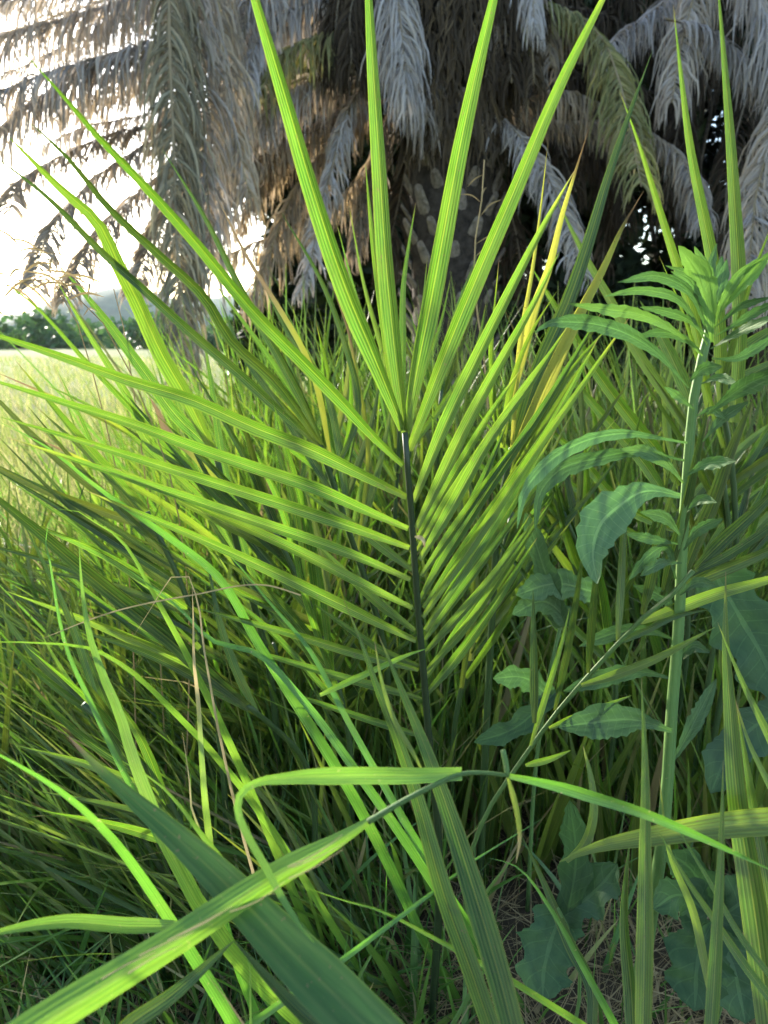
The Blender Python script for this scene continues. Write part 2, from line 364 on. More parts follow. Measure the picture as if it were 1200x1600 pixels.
def s_meadow(n):
    y = 3.2 * (40 / 3.2) ** rng.random(n); x = U(-.62, .35, n) * y
    keep = ~((x > -.25 * y + .4)) | (rng.random(n) < .5); x, y = x[keep], y[keep]; n = len(x)
    h = U(.10, .34, n) * (1 + .25 * np.sin(x * 1.7) * np.sin(y * .9)); w = U(.003, .007, n) * (1 + y / 12)
    a = U(0, 6.28, n); l = U(.05, .55, n)
    return x, y, h, w, np.cos(a) * l - .1, np.sin(a) * l, U(.1, 1.0, n), np.clip(rng.normal(.45, .3, n), 0, 1), (rng.random(n) < .2) * U(.2, .9, n), U(.2, 1, n)
tag(grass_field('meadow_grass', 42000, s_meadow, M_MEADOW), 'sunlit pale yellow green grass of the open meadow', 'grass', kind='stuff')

def s_near(n):
    y = .62 * (4.8 / .62) ** rng.random(n); x = U(-.66, .66, n) * (y + .12)
    px = x / y
    hm = np.interp(y, [.6, .9, 1.2, 1.6, 2.2, 3.2, 4.8], [.12, .22, .40, .58, .85, 1.12, 1.15])
    hl = np.interp(y, [.6, .9, 1.2, 1.6, 2.2, 3.2, 4.8], [.13, .24, .42, .52, .50, .38, .30])
    hr = np.interp(y, [.6, .9, 1.2, 1.6, 2.2, 3.2, 4.8], [.12, .18, .24, .36, .68, .98, 1.05])
    k = np.clip((px + .34) / .14, 0, 1); hmax = hl * (1 - k) + hm * k
    k = np.clip((px - .06) / .12, 0, 1); hmax = hmax * (1 - k) + hr * k
    h = hmax * U(.35, 1.0, n)
    w = np.where(rng.random(n) < .35, U(.008, .016, n), U(.003, .007, n)) * np.interp(y, [.6, 2, 5], [.75, 1, 1.4])
    left = px < .0
    a = np.where(left, rng.normal(math.pi * .97, 1.35, n), U(0, 6.28, n)); l = np.where(left, U(.05, .85, n), U(.05, .6, n))
    keep = (rng.random(n) < np.where(px > .1, np.where(y < 1.6, .3, .38), np.where(y < 1.0, .7, np.where(y < 2.0, .7, 1))))
    dry = (rng.random(n) < .13) * U(.4, 1, n)
    r = [x, y, h, w, np.cos(a) * l, np.sin(a) * l, U(.1, 1.1, n), np.clip(rng.normal(.12, .16, n), 0, 1), dry, np.where(rng.random(n) < .35, U(0, .25, n), U(.3, 1, n))]
    return [q[keep] for q in r]
tag(grass_field('tall_grass', 7200, s_near, M_GRASS, 5), 'tangled green grass filling the ground around the young palms', 'grass', kind='stuff')
def s_reed(n, y0=1.25, y1=4.6, xa=-.36, hs=1.0):
    y = y0 * (y1 / y0) ** rng.random(n); x = U(xa, .62, n) * y
    h = hs * U(.45, 1.0, n) * np.interp(y, [1.25, 1.5, 2, 3, 4.6], [.42, .6, .85, .95, 1.0]); a = U(0, 6.28, n); l = U(.05, .55, n)
    return x, y, h, U(.010, .024, n), np.cos(a) * l - .08, np.sin(a) * l * .5, U(-.1, .5, n), np.clip(rng.normal(.18, .25, n), 0, 1), (rng.random(n) < .12) * U(.3, .9, n), np.where(rng.random(n) < .4, U(0, .2, n), U(.3, 1, n))
tag(grass_field('sedge', 2600, s_reed, M_LEAF, 5), 'dense stiff green blades massed behind the central frond', 'sedge', kind='stuff')
tag(grass_field('tall_sedge', 1300, lambda n: s_reed(n, 1.9, 4.2, -.22, 1.42), M_LEAF, 5), 'tall light green blades rising before the palm trunk and the dark thicket', 'sedge', kind='stuff')
def s_broad(n):
    y = .75 * 2.4 ** rng.random(n); x = U(-.6, .12, n) * (y + .1); a = rng.normal(math.pi * .95, 1.1, n); l = U(.1, .9, n)
    return x, y, U(.5, 1.0, n) * np.interp(y, [.75, 1.0, 1.4, 1.8], [.18, .32, .5, .55]), U(.008, .017, n) * np.interp(y, [.75, 1.8], [.75, 1.1]), np.cos(a) * l, np.sin(a) * l, U(.1, .9, n), np.clip(rng.normal(.1, .15, n), 0, 1), (rng.random(n) < .12) * U(.3, 1, n), U(.3, 1, n)
tag(grass_field('broad_grass', 380, s_broad, M_LIME, 7), 'broader bright grass blades mixed into the left foreground', 'grass', kind='stuff')
def s_lean(n):
    y = 1.0 * 2.5 ** rng.random(n); x = U(-.62, .02, n) * y
    return x, y, U(.3, .62, n) * np.interp(y, [1, 1.3, 2.5], [.7, 1, 1.05]), U(.007, .014, n), -U(.25, 1.3, n), rng.normal(0, .3, n), U(-.1, .25, n), np.clip(rng.normal(.18, .2, n), 0, 1), (rng.random(n) < .08) * U(.3, .9, n), U(.1, .95, n)
tag(grass_field('leaning_sedge', 420, s_lean, M_LEAF, 5), 'straight narrow blades leaning to the left in front of the meadow', 'sedge', kind='stuff')
tag(grass_field('dark_leaning_sedge', 500, s_lean, M_LEAFD, 5), 'darker narrow blades leaning left low among the grass', 'sedge', kind='stuff')
def s_straw(n):
    y = .5 * (5 / .5) ** rng.random(n); x = U(-.7, .7, n) * (y + .2)
    a = U(0, 6.28, n); l = U(1.0, 6.0, n)
    return x, y, U(.02, .09, n), U(.0015, .004, n), np.cos(a) * l, np.sin(a) * l, U(-.3, .3, n), U(0, .5, n), U(0, .8, n) * (rng.random(n) < .6), U(0, .7, n)
tag(grass_field('dry_litter', 11000, s_straw, M_STRAW, 4), 'dry straw and dead grass lying on the soil', 'litter', kind='stuff')

def s_scrap(n):
    y = .6 * 6 ** rng.random(n); x = U(-.65, .65, n) * (y + .2); a = U(0, 6.28, n); l = U(1.0, 5.0, n)
    return x, y, U(.02, .06, n), U(.005, .014, n), np.cos(a) * l, np.sin(a) * l, U(-.3, .3, n), U(.2, 1, n), U(0, 1, n) * (rng.random(n) < .6), U(.0, .9, n)
tag(grass_field('leaf_litter', 900, s_scrap, M_STRAW, 4), 'brown dead leaf scraps lying flat under the grass', 'litter', kind='stuff')
# ------------------------------------------------------------------ traced plants: pixel paths with their own distances
def path3(s, db, dt, bulge=0.0):
    p = pts2(s); n = len(p)
    L = [0]
    for i in range(1, n): L.append(L[-1] + math.hypot(p[i][0] - p[i - 1][0], p[i][1] - p[i - 1][1]))
    return [P(x, y, db + (dt - db) * L[i] / L[-1] + bulge * math.sin(math.pi * L[i] / L[-1])) for i, (x, y) in enumerate(p)]
def leaflet(parent, s, w, db, dt, yel=.2, tip=0.0, dark=.5, roll=None, mat=None, prof=w_leaflet, fold=.4, pleat=.12, name='leaflet', root=False, **kw):
    pa = path3(s, db, dt, kw.pop('bulge', 0.0))
    if root: pa = [Vector((pa[0].x + .02, pa[0].y + .02, gz(pa[0].x, pa[0].y) - .02))] + pa
    roll = random.uniform(-.5, .5) if roll is None else roll
    mb = MB(); wm = w * (db + dt) / 2 / F / math.cos(roll)
    blade(mb, pa, wm, fold=fold, roll=roll, prof=prof, yel=yel, tip=tip, dark=dark, pleat=pleat, n=kw.pop('n', 22), **kw)
    return mb.build(name, mat or M_LEAF, parent)
def stalk(parent, s, db, dt, r0, r1, ground=True, mat=None, tint=(0, 0, .5, 1), name='leaf_stalk', n=22):
    pa = path3(s, db, dt)
    if ground:
        b = pa[0]; pa = [Vector((b.x, b.y + .05, gz(b.x, b.y + .05) - .03))] + pa
    mb = MB(); tube(mb, pa, r0, r1, n=n, tint=tint); return mb.build(name, mat or M_GSTALK, parent)
def plant(name, x, y, d, label, cat, group=None):
    p = P(x, y, d); return empty(name, (p.x, p.y, gz(p.x, p.y)), label, cat, group)

YP = 'young palm shoots among the grass'
# -- the central frond
t = plant('young_palm', 690, 1330, 1.1, 'bright green young palm frond with fanned leaflets standing in the centre', 'palm', YP)
stalk(t, '684,1290 672,1170 662,1050 652,933 646,850 641,777 637,733 633,676', 1.02, .84, .0065, .0035, mat=M_DARKSTEM)
C = [ # base -> tip path, width px, depth at base, depth at tip, yellow, dark
 ('629,672 585,570 540,470 485,310 440,150 397,0 352,-160', 33, .84, .66, .22, .55),
 ('630,676 603,590 583,480 573,385 571,256', 15, .85, .88, .45, .6),
 ('632,676 613,545 598,400 589,250 580,100 575,0 570,-150', 29, .84, .72, .3, .6),
 ('635,674 650,590 669,500 691,380 718,230 746,100 770,0 806,-150', 33, .84, .70, .28, .6),
 ('639,704 690,570 755,410 800,305 880,115 940,0 992,-105', 28, .85, .74, .32, .62),
 ('646,785 690,668 735,572 790,462 842,362 898,266', 25, .87, .82, .4, .65),
 ('651,825 690,742 733,652 793,545 835,472 874,394', 24, .88, .84, .42, .65),
 ('656,875 700,800 765,682 825,602 892,503', 23, .89, .84, .42, .65),
 ('652,860 700,765 770,660 820,590 862,545', 17, .90, .90, .5, .65),
 ('662,925 740,795 820,692 892,600', 20, .93, .95, .1, .25),  # tinted down: the shadow on this leaflet is put into its colour
 ('660,965 730,862 800,752 850,687 926,619', 19, .92, .88, .4, .6),
 ('664,985 750,880 815,772 888,646', 20, .94, .94, .25, .5),
 ('664,1020 750,940 817,853', 17, .95, .92, .35, .55),
 ('664,1050 725,1010 771,937 826,853', 16, .96, .93, .35, .5),
 ('666,1085 700,1060 760,985 808,905', 20, .98, .97, .2, .45),
 ('660,1000 715,930 775,850 830,760', 18, .98, 1.02, .15, .35),
 ('655,940 700,870 740,800 770,730', 18, .98, 1.05, .1, .3),
 ('630,727 587,688 533,630 467,563 400,497 300,375 220,285 150,212 100,152 40,85', 23, .85, .56, .15, .5),
 ('636,777 567,741 483,698 400,666 300,620 200,591 100,556 0,524 -90,498', 25, .87, .68, .32, .6),
 ('638,826 567,794 500,763 400,729 300,695 200,657 100,627 0,597 -60,580', 22, .88, .72, .3, .6),
 ('640,856 567,824 483,794 400,767 300,735 200,705 100,675 -5,650', 21, .89, .75, .35, .6),
 ('642,906 583,868 500,834 400,803 300,770 200,740 110,712 10,683', 19, .90, .78, .35, .62),
 ('645,950 560,905 500,866 400,818 300,776 200,738 150,722', 18, .91, .82, .4, .62),
 ('650,1001 600,976 500,922 425,882 300,826 200,790 133,766', 20, .93, .84, .35, .6),
 ('654,1047 550,1023 450,987 357,963 300,948', 15, .95, .92, .3, .5),
 ('660,1092 600,1078 517,1057 423,1027 360,1006', 14, .97, .96, .25, .45),
 ('664,1152 583,1130 487,1097 430,1074', 12, .99, 1.0, .1, .3),
 ('654,1040 600,1037 550,1000 490,943', 13, .98, 1.02, .3, .5),
 ('648,985 583,950 527,893 480,835', 15, .97, 1.05, .35, .5),
 ('643,890 590,845 540,805 470,765', 16, .95, 1.05, .35, .55),
]
def straighten(s, k):
    p = pts2(s); n = len(p) - 1
    L = [0]
    for i in range(n): L.append(L[-1] + math.hypot(p[i + 1][0] - p[i][0], p[i + 1][1] - p[i][1]))
    if p[0][1] > 900 and p[-1][0] > 700: p[-1] = (p[-1][0] + .22 * (p[-1][0] - p[0][0]), p[-1][1] + .36 * (p[-1][1] - p[0][1]))
    q = [(p[0][0] + (p[-1][0] - p[0][0]) * l / L[-1], p[0][1] + (p[-1][1] - p[0][1]) * l / L[-1]) for l in L]
    return ' '.join(f'{a[0] + (b[0] - a[0]) * k:.1f},{a[1] + (b[1] - a[1]) * k:.1f}' for a, b in zip(p, q))
C += [('650,845 700,745 760,640 815,575', 17, .92, .95, .35, .55), ('658,900 720,800 790,705 850,640', 17, .93, .95, .3, .5), ('662,950 720,860 790,770 846,708', 16, .95, .98, .25, .45), ('664,1000 720,925 780,845 835,790', 15, .96, .98, .25, .45),
      ('665,1060 710,1000 760,925 800,870', 15, .98, 1.0, .2, .4)]
for s, w, db, dt, ye, dk in C: leaflet(t, straighten(s, .65 if w < 22 else .2), w * (.97 if w > 26 or float(s.split()[-1].split(',')[0]) < 500 else .86), db, dt, ye * .8, random.choice((0, 0, .03, .05)), dk + random.uniform(-.2, .12), fold=.65, roll=random.uniform(-.35, .35))
leaflet(t, '648,838 660,842 664,856', 7, .87, .86, .2, .3, .9, mat=M_STRAW, name='dry_sheath', n=10)

# -- leaning dark frond at the left behind the centre
t = plant('young_palm', 500, 800, 1.35, 'dark green leaning palm frond whose narrow leaflets point up to the left', 'palm', YP)
stalk(t, '600,1010 545,830 500,695', 1.5, 1.3, .008, .005)
for s, w, db, dt, ye, ti, dk in [
 ('500,698 425,632 375,586 300,522 220,449 165,400 65,300 -10,243', 17, 1.3, .95, .1, 0, .35),
 ('505,700 425,592 360,531 320,466 250,400 170,325 100,240 45,190', 18, 1.3, .95, .15, 0, .45),
 ('512,715 470,625 425,540 370,440 320,340 253,232', 13, 1.35, 1.2, .1, 0, .55),
 ('520,730 480,560 435,480 385,400 337,303', 10, 1.35, 1.15, .55, .5, .5),
 ('520,745 560,640 540,540 500,435 440,333', 11, 1.4, 1.3, .1, 0, .5),
 ('545,830 530,700 505,600 450,520 405,430', 13, 1.45, 1.4, .15, 0, .5),
 ('560,860 575,690 558,590 545,520 520,450', 9, 1.5, 1.35, .5, .3, .45),
 ('530,790 470,690 425,620 380,555 345,470', 13, 1.5, 1.6, .1, 0, .4)]:
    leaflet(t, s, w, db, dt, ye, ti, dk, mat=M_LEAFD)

# -- broad yellow green leaflets further left
t = plant('young_palm', 330, 760, 1.25, 'broad palm leaflets with yellow centres rising at the left before the meadow', 'palm', YP)
stalk(t, '420,1040 370,850 335,700', 1.45, 1.25, .008, .005)
for s, w, db, dt, ye, ti, dk in [
 ('338,712 325,690 295,630 250,552 212,468 185,415 150,345 100,300 15,215', 28, 1.25, 1.0, .35, 0, .45),
 ('345,740 325,700 280,655 222,577 165,500 110,434 95,418', 21, 1.3, 1.25, 0, 0, .5),
 ('335,760 280,720 235,695 200,620 170,572 125,500 90,440', 14, 1.3, 1.2, .35, 0, .6),
 ('350,770 300,705 265,680 245,640 232,618', 18, 1.35, 1.4, .9, .7, .5),
 ('370,850 300,740 215,650 130,560 40,465 -10,430', 11, 1.35, 1.1, .2, 0, .4),
 ('365,830 330,780 240,700 150,650 60,610 -10,580', 10, 1.4, 1.2, .3, .2, .5),
 ('380,880 340,800 300,700 270,600 250,510', 14, 1.45, 1.5, .2, 0, .5),
 ('390,900 330,800 250,720 150,640 70,600', 13, 1.45, 1.3, .3, 0, .4),
 ('400,920 340,850 260,790 180,745 90,700 45,680', 12, 1.4, 1.15, .55, .15, .4),
 ('405,930 370,820 345,700 330,600 318,520', 15, 1.5, 1.6, .1, 0, .4),
 ('410,950 330,900 250,820 170,740 120,640 88,575', 11, 1.5, 1.35, .15, 0, .35)]:
    leaflet(t, s, w, db, dt, ye, ti, dk)

# -- dark thick leaflets lower left
t = plant('young_palm', 430, 1130, 1.2, 'almost black green palm leaflet crossing the grass at the left edge', 'palm', YP)
stalk(t, '470,1180 420,1130 386,1102', 1.22, 1.1, .006, .004)
leaflet(t, '390,1106 333,1060 267,1000 200,947 133,893 67,837 0,783 -60,735', 30, 1.1, .8, .05, 0, .1, mat=M_LEAFD, roll=.1, pleat=.3)
leaflet(t, '400,1115 340,1080 270,1040 200,1010 120,985', 16, 1.12, 1.0, .1, 0, .2, mat=M_LEAFD)
leaflet(t, '405,1120 370,1050 340,960 325,880', 14, 1.15, 1.2, .1, 0, .3, mat=M_LEAFD)
t = plant('young_palm', 640, 1660, .42, 'broad dark green palm leaflet slanting across the bottom left close to the lens', 'palm', YP)
stalk(t, '730,1790 660,1700', .42, .40, .006, .004)
leaflet(t, '660,1695 580,1612 540,1572 450,1482 360,1388 280,1312 200,1242 140,1186 108,1152', 92, .40, .56, .12, .06, .62, mat=M_BLADE, roll=.0, fold=.35, pleat=.1, prof=lambda v: min(1, .75 + v) * max(.03, 1 - (v * .98) ** 1.25), n=30)
leaflet(t, '640,1700 480,1590 365,1470', 0.1 + 26, .42, .5, .05, 0, .3, mat=M_LEAFD, roll=.3)
leaflet(t, '150,1655 200,1604 260,1562 365,1470', 27, .5, .56, .05, 0, .4, mat=M_LEAFD, roll=.2)

# -- pair of leaflets at the bottom centre
t = plant('young_palm', 800, 1700, .52, 'pair of straight green palm leaflets crossing the bent grass blade near the bottom', 'palm', YP)
stalk(t, '830,1850 815,1760', .52, .52, .006, .004)
leaflet(t, '806,1720 765,1600 745,1540 695,1400 650,1240 617,1143 590,1077 567,1010 536,935', 34, .52, .74, .2, .03, .42, roll=.15, prof=w_spike)
leaflet(t, '822,1720 800,1605 765,1475 730,1360 690,1238 660,1157 627,1077 592,993', 45, .50, .72, .15, .03, .4, roll=-.1, prof=w_spike)
leaflet(t, '660,1205 647,1180 617,1127 597,1067 585,1000', 8, .66, .70, .6, .1, .6)

# -- sharp upright leaflets lower right
t = plant('young_palm', 1030, 1690, .62, 'single sharp upright palm leaflet with yellow edges at the bottom right', 'palm', YP)
stalk(t, '1010,1830 1005,1700', .6, .6, .005, .004)
leaflet(t, '1003,1710 1005,1600 1007,1500 1008,1350 1008,1200 1002,1058', 31, .6, .68, .25, .02, .5, roll=.05, prof=w_spike, fold=.6, edge=.3)
t = plant('young_palm', 1150, 1690, .68, 'cluster of pleated stiff palm leaflets rising along the lower right edge', 'palm', YP)
stalk(t, '1170,1830 1150,1700', .66, .66, .006, .004)
for s, w, db, dt, ye, ti, dk in [
 ('1100,1710 1111,1600 1121,1440 1126,1350 1130,1188', 24, .6, .66, .15, .03, .35),
 ('1210,1700 1195,1550 1175,1400 1152,1250 1140,1100 1134,1008 1134,893', 46, .72, .80, .3, .03, .3),
 ('1230,1640 1215,1500 1195,1370 1172,1230 1150,1095', 30, .74, .80, .25, .03, .3),
 ('1260,1280 1200,1147 1160,1066 1121,972', 16, .74, .78, .35, .04, .6),
 ('1270,1360 1200,1222 1170,1160 1149,1093', 15, .72, .76, .35, .08, .6),
 ('1260,1640 1200,1556 1165,1510 1115,1436 1070,1370 1020,1282', 17, .62, .68, .15, .04, .55),
 ('1250,1580 1200,1520 1155,1460 1110,1380 1065,1305 1040,1260', 12, .64, .7, .1, 0, .55),
 ('1115,1570 1105,1525 1080,1415 1050,1345 1030,1215', 15, .76, .82, .5, .06, .7),
 ('925,1600 925,1550 890,1475 850,1380 815,1305', 23, .85, .95, 0, 0, .2),  # low tint paints the shade this leaflet stands in
 ('990,1680 985,1560 975,1440 985,1300', 24, .88, .95, .1, 0, .3)]:
    leaflet(t, s, w, db, dt, ye, ti, dk, prof=w_spike)
t = plant('young_palm', 1330, 1290, .75, 'yellow green palm leaflet reaching in flat from the right edge near the bottom', 'palm', YP)
stalk(t, '1370,1400 1330,1290', .75, .72, .006, .004)
leaflet(t, '1325,1288 1200,1284 1115,1292 1025,1306 925,1326 874,1347', 42, .72, .74, .55, 0, .65, roll=.1, pleat=.25)
leaflet(t, '885,1346 915,1316 927,1276 925,1225 911,1165', 15, .76, .8, .4, .05, .5, roll=.3)

# -- frond sloping up to the right
t = plant('young_palm', 790, 1250, 1.2, 'low palm frond with pale rib sloping up to the right below the leafy weed', 'palm', YP)
stalk(t, '760,1270 812,1192 867,1117 921,1054 967,1004 1008,962 1046,933 1083,892', 1.02, .88, .003, .003, mat=M_STEM, tint=(.2, 0, .25, 1))
for s, w, ye, dk in [
 ('1004,960 1018,900 1029,842 1045,790 1058,745', 17, .15, .25), ('965,1002 970,920 976,821 985,760', 13, .2, .3), ('919,1052 926,960 933,883 940,820', 13, .2, .35),
 ('1035,931 1050,870 1071,800 1087,722 1108,628', 18, .1, .15), ('1065,908 1085,850 1110,795 1140,710 1178,620', 24, .25, .25), ('867,1110 890,1000 908,883 915,830', 12, .2, .35),
 ('829,1165 855,1080 879,1000 890,950', 10, .3, .4), ('1087,888 1130,845 1179,800 1240,735', 22, .05, .3), ('1075,900 1130,872 1200,826 1260,780', 16, .1, .3),
 ('1063,917 1120,895 1200,862 1270,830', 20, .25, .35), ('1000,972 1060,950 1117,929 1200,906 1280,880', 20, .45, .5), ('908,1071 960,1055 1017,1033 1117,980', 15, .4, .5),
 ('965,1006 1010,985 1060,962 1110,952', 11, .1, .3), ('858,1138 925,1112 988,1086', 13, .35, .5), ('821,1196 860,1186 893,1172', 11, .3, .5), ('835,1130 834,1020 833,922', 14, .1, .3)]:
    leaflet(t, s, w, .93, random.uniform(.82, .95), ye, 0, dk, mat=M_LEAFD if dk < .4 else M_LEAF, roll=random.uniform(-.3, .3))

# -- crossing leaflets behind the weed
t = plant('young_palm', 1080, 900, 1.6, 'palm frond behind the leafy weed with flat leaflets slanting up to the left', 'palm', YP)
stalk(t, '1075,960 1060,800 1085,650 1130,560 1175,500', 1.6, 1.4, .007, .004)
for s, w, ye, dk in [
 ('1085,690 1054,640 1029,600 1000,558 950,462 925,420 870,313', 17, .45, .6), ('1060,760 1033,712 992,662 933,583 875,490 829,415', 20, .25, .5),
 ('1055,800 1000,716 967,679 917,620 861,553', 19, .25, .5), ('1055,830 990,800 950,767 908,717 867,679 819,629', 16, .2, .4),
 ('1085,640 1060,580 1030,520 1000,470', 22, .3, .5), ('1058,850 1000,840 930,790 880,745 840,700', 13, .15, .35),
 ('1130,570 1170,540 1230,500', 24, .2, .3), ('1110,610 1160,590 1240,550', 20, .1, .25), ('1060,800 1120,740 1170,690 1240,640', 16, .3, .4),
 ('1065,850 1130,780 1190,715 1250,660', 16, .35, .4), ('1055,740 1040,640 1055,560 1068,480', 12, .55, .75), ('1075,950 1100,880 1150,800 1210,745', 18, .1, .3)]:
    leaflet(t, s, w, 1.5, random.uniform(1.35, 1.6), ye, 0, dk)

# -- tall sharp leaflets at the right
t = plant('young_palm', 1120, 800, 1.35, 'tall light green palm leaflets reaching the top of the picture at the right', 'palm', YP)
stalk(t, '1150,860 1140,700 1120,600', 1.4, 1.3, .007, .005)
for s, w, ye, dk in [
 ('1110,650 1085,500 1050,390 1025,310 995,215 968,142', 20, .4, .6), ('1130,650 1122,490 1111,395 1100,340 1080,240 1065,125 1052,8', 25, .35, .6),
 ('1146,660 1155,560 1155,440 1150,350 1140,200 1130,75 1119,-60', 27, .3, .5), ('1125,620 1150,520 1180,420 1215,330', 12, .4, .5),
 ('1130,700 1090,560 1060,470 1030,400', 10, .4, .5)]:
    leaflet(t, s, w, 1.3, 1.15, ye, .02, dk, roll=random.uniform(-.2, .2), prof=w_spike)

# -- yellowing leaflets right of centre
t = plant('young_palm', 770, 950, 1.3, 'yellowing palm frond with brown dry tips right of the centre', 'palm', YP)
stalk(t, '770,950 780,800 800,700', 1.3, 1.2, .008, .005)
for s, w, ye, ti, dk in [
 ('790,650 815,560 836,478 856,424 880,330 901,262 921,198', 19, .95, .2, .7), ('800,700 815,520 831,428 845,325 857,215', 10, .9, .06, .6),
 ('800,722 845,620 872,560 912,478 940,425 975,350 1006,298', 27, 1.0, .17, .6), ('805,690 840,580 890,466 921,374 951,274 990,160 1020,78', 29, .0, 0, .35),
 ('790,760 840,680 890,600 930,540', 15, .5, 0, .5), ('785,700 800,600 830,520 870,455', 13, .5, 0, .5), ('780,690 770,600 765,540 775,480', 9, .4, .1, .5),
 ('800,740 850,650 900,570 960,500', 16, .4, 0, .5), ('790,700 770,640 768,560 780,400', 9, .4, .08, .5)]:
    leaflet(t, s, w, 1.2, 1.08, ye, ti, dk, mat=M_LEAFD if ye < .1 else M_YEL if ye > .85 else M_LEAF, roll=random.uniform(-.25, .25), prof=w_spike, pleat=.3)

# -- dark upright leaflet in the centre behind
t = plant('young_palm', 620, 900, 1.9, 'narrow olive palm leaflets standing upright behind the central frond', 'palm', YP)
stalk(t, '612,900 620,760 625,640', 1.9, 1.75, .007, .004)
for s, w, ye, dk in [('626,660 629,540 631,440 640,375 650,316', 15, .15, .3), ('620,700 600,560 570,450 545,320', 11, .5, .5), ('615,720 585,560 550,440 525,345', 11, .15, .4),
                     ('622,720 655,600 690,500 705,430', 12, .2, .5), ('618,750 540,640 480,560 455,470', 12, .25, .5), ('625,720 700,620 745,540 760,470', 12, .3, .5), ('622,740 640,600 660,480 668,400', 11, .3, .5)]:
    leaflet(t, s, w, 1.8, 1.7, ye, .04, dk, prof=w_spike)

def fan(label, rib, d, n, angs, lens, ws, dark=.4, ye=.2, mats=None, seed=1):
    rnd = random.Random(seed); b = pts2(rib)
    t = plant('young_palm', b[0][0], b[0][1], d, label, 'palm', YP)
    stalk(t, rib, d + .05, d - .05, .006, .004)
    for i in range(n):
        f = (i + rnd.random()) / n * (len(b) - 1); k = min(len(b) - 2, int(f)); f -= k
        x, y = b[k][0] + (b[k + 1][0] - b[k][0]) * f, b[k][1] + (b[k + 1][1] - b[k][1]) * f
        a = R(rnd.uniform(*angs)); L = rnd.uniform(*lens); bend = rnd.uniform(-.06, .06)
        x1, y1 = x + math.cos(a) * L, y - math.sin(a) * L
        mx, my = (x + x1) / 2 + math.sin(a) * L * bend, (y + y1) / 2 + math.cos(a) * L * bend
        dk = min(1, max(0, rnd.gauss(dark, .25)))
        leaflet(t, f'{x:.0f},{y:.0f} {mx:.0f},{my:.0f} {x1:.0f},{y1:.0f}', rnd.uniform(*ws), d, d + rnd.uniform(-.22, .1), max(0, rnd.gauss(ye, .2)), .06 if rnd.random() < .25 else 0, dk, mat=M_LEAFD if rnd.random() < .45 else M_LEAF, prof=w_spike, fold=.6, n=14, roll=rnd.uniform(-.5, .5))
fan('stiff palm frond fanning to the upper left over the edge of the meadow', '330,1080 290,930 230,800', 1.2, 17, (118, 165), (260, 430), (12, 20), .45, .2, seed=3)
fan('dark palm frond with straight leaflets behind the left leaflets of the central frond', '540,1120 490,960 430,830', 1.3, 20, (95, 155), (250, 420), (12, 20), .3, .15, seed=5)
fan('low palm frond in the left foreground grass with crossing leaflets', '300,1330 230,1200 130,1100', 1.0, 13, (110, 168), (220, 360), (12, 19), .4, .15, seed=8)
fan('upright palm frond between the central stalk and the dead hanging frond', '560,880 520,740 480,640', 1.7, 18, (70, 140), (180, 300), (9, 14), .45, .25, seed=11)
fan('palm frond fanning up behind the right leaflets of the central frond', '720,1080 770,930 800,800', 1.35, 18, (40, 110), (230, 360), (11, 18), .45, .25, seed=13)
fan('palm frond with crossing leaflets in the shade left of the weed', '960,1050 930,920 880,800', 1.4, 16, (55, 150), (200, 330), (11, 18), .4, .2, seed=17)
fan('palm frond fanning up behind the weed near the right edge', '1120,980 1140,860 1130,740', 1.4, 16, (30, 125), (220, 330), (11, 18), .35, .2, seed=19)
fan('far palm frond standing before the base of the trunk', '690,820 680,700 690,610', 2.1, 15, (55, 125), (150, 250), (8, 12), .5, .3, seed=23)
# ------------------------------------------------------------------ procedural young palms filling the thicket
def sucker(x, y, label, nr=3, lean=(0, 0), h=.55, ll=.5, n=8, ye=.25, dk=.45, w=.017, mat=None):
    t = empty('young_palm', (x, y, gz(x, y)), label, 'palm', YP)
    for k in range(nr):
        a = random.uniform(0, 6.28) if nr > 1 else 0
        dirv = Vector((math.cos(a) * .35 + lean[0], math.sin(a) * .2 + lean[1], 1)).normalized()
        L = h * random.uniform(.7, 1.1); b0 = Vector((x + math.cos(a) * .04, y + math.sin(a) * .04, -.02))
        side = dirv.cross(Vector((random.gauss(0, .3), -1, .2))).normalized(); fr = side.cross(dirv)
        mb = MB(); tube(mb, [b0, b0 + dirv * L * .5, b0 + dirv * L], .006, .003, n=8); mb.build('leaf_stalk', M_GSTALK, t)
        for i in range(n):
            for sg in (-1, 1):
                f = (.25 + .75 * (i + random.random() * .5) / n); p = b0 + dirv * L * f
                ang = R(62 - 42 * f + random.gauss(0, 7)); d = (dirv * math.cos(ang) + side * sg * math.sin(ang) + fr * random.gauss(.1, .18)).normalized()
                ln = ll * (.75 + .4 * math.sin(math.pi * min(1, f))) * random.uniform(.8, 1.1)
                q = p + d * ln + Vector((0, 0, -.06 * ln * random.random()))
                mb = MB()
                blade(mb, [p, p.lerp(q, .5) + Vector((0, 0, .03 * ln)), q], w * random.uniform(.7, 1.2), fold=.5, roll=random.uniform(-.7, .7), n=9, yel=max(0, random.gauss(ye, .15)), tip=.05 if random.random() < .3 else 0, dark=min(1, max(0, random.gauss(dk, .18))), pleat=.1, facing=Vector((0, -1, .3)), prof=w_spike)
                mb.build('leaflet', mat or M_LEAF, t)
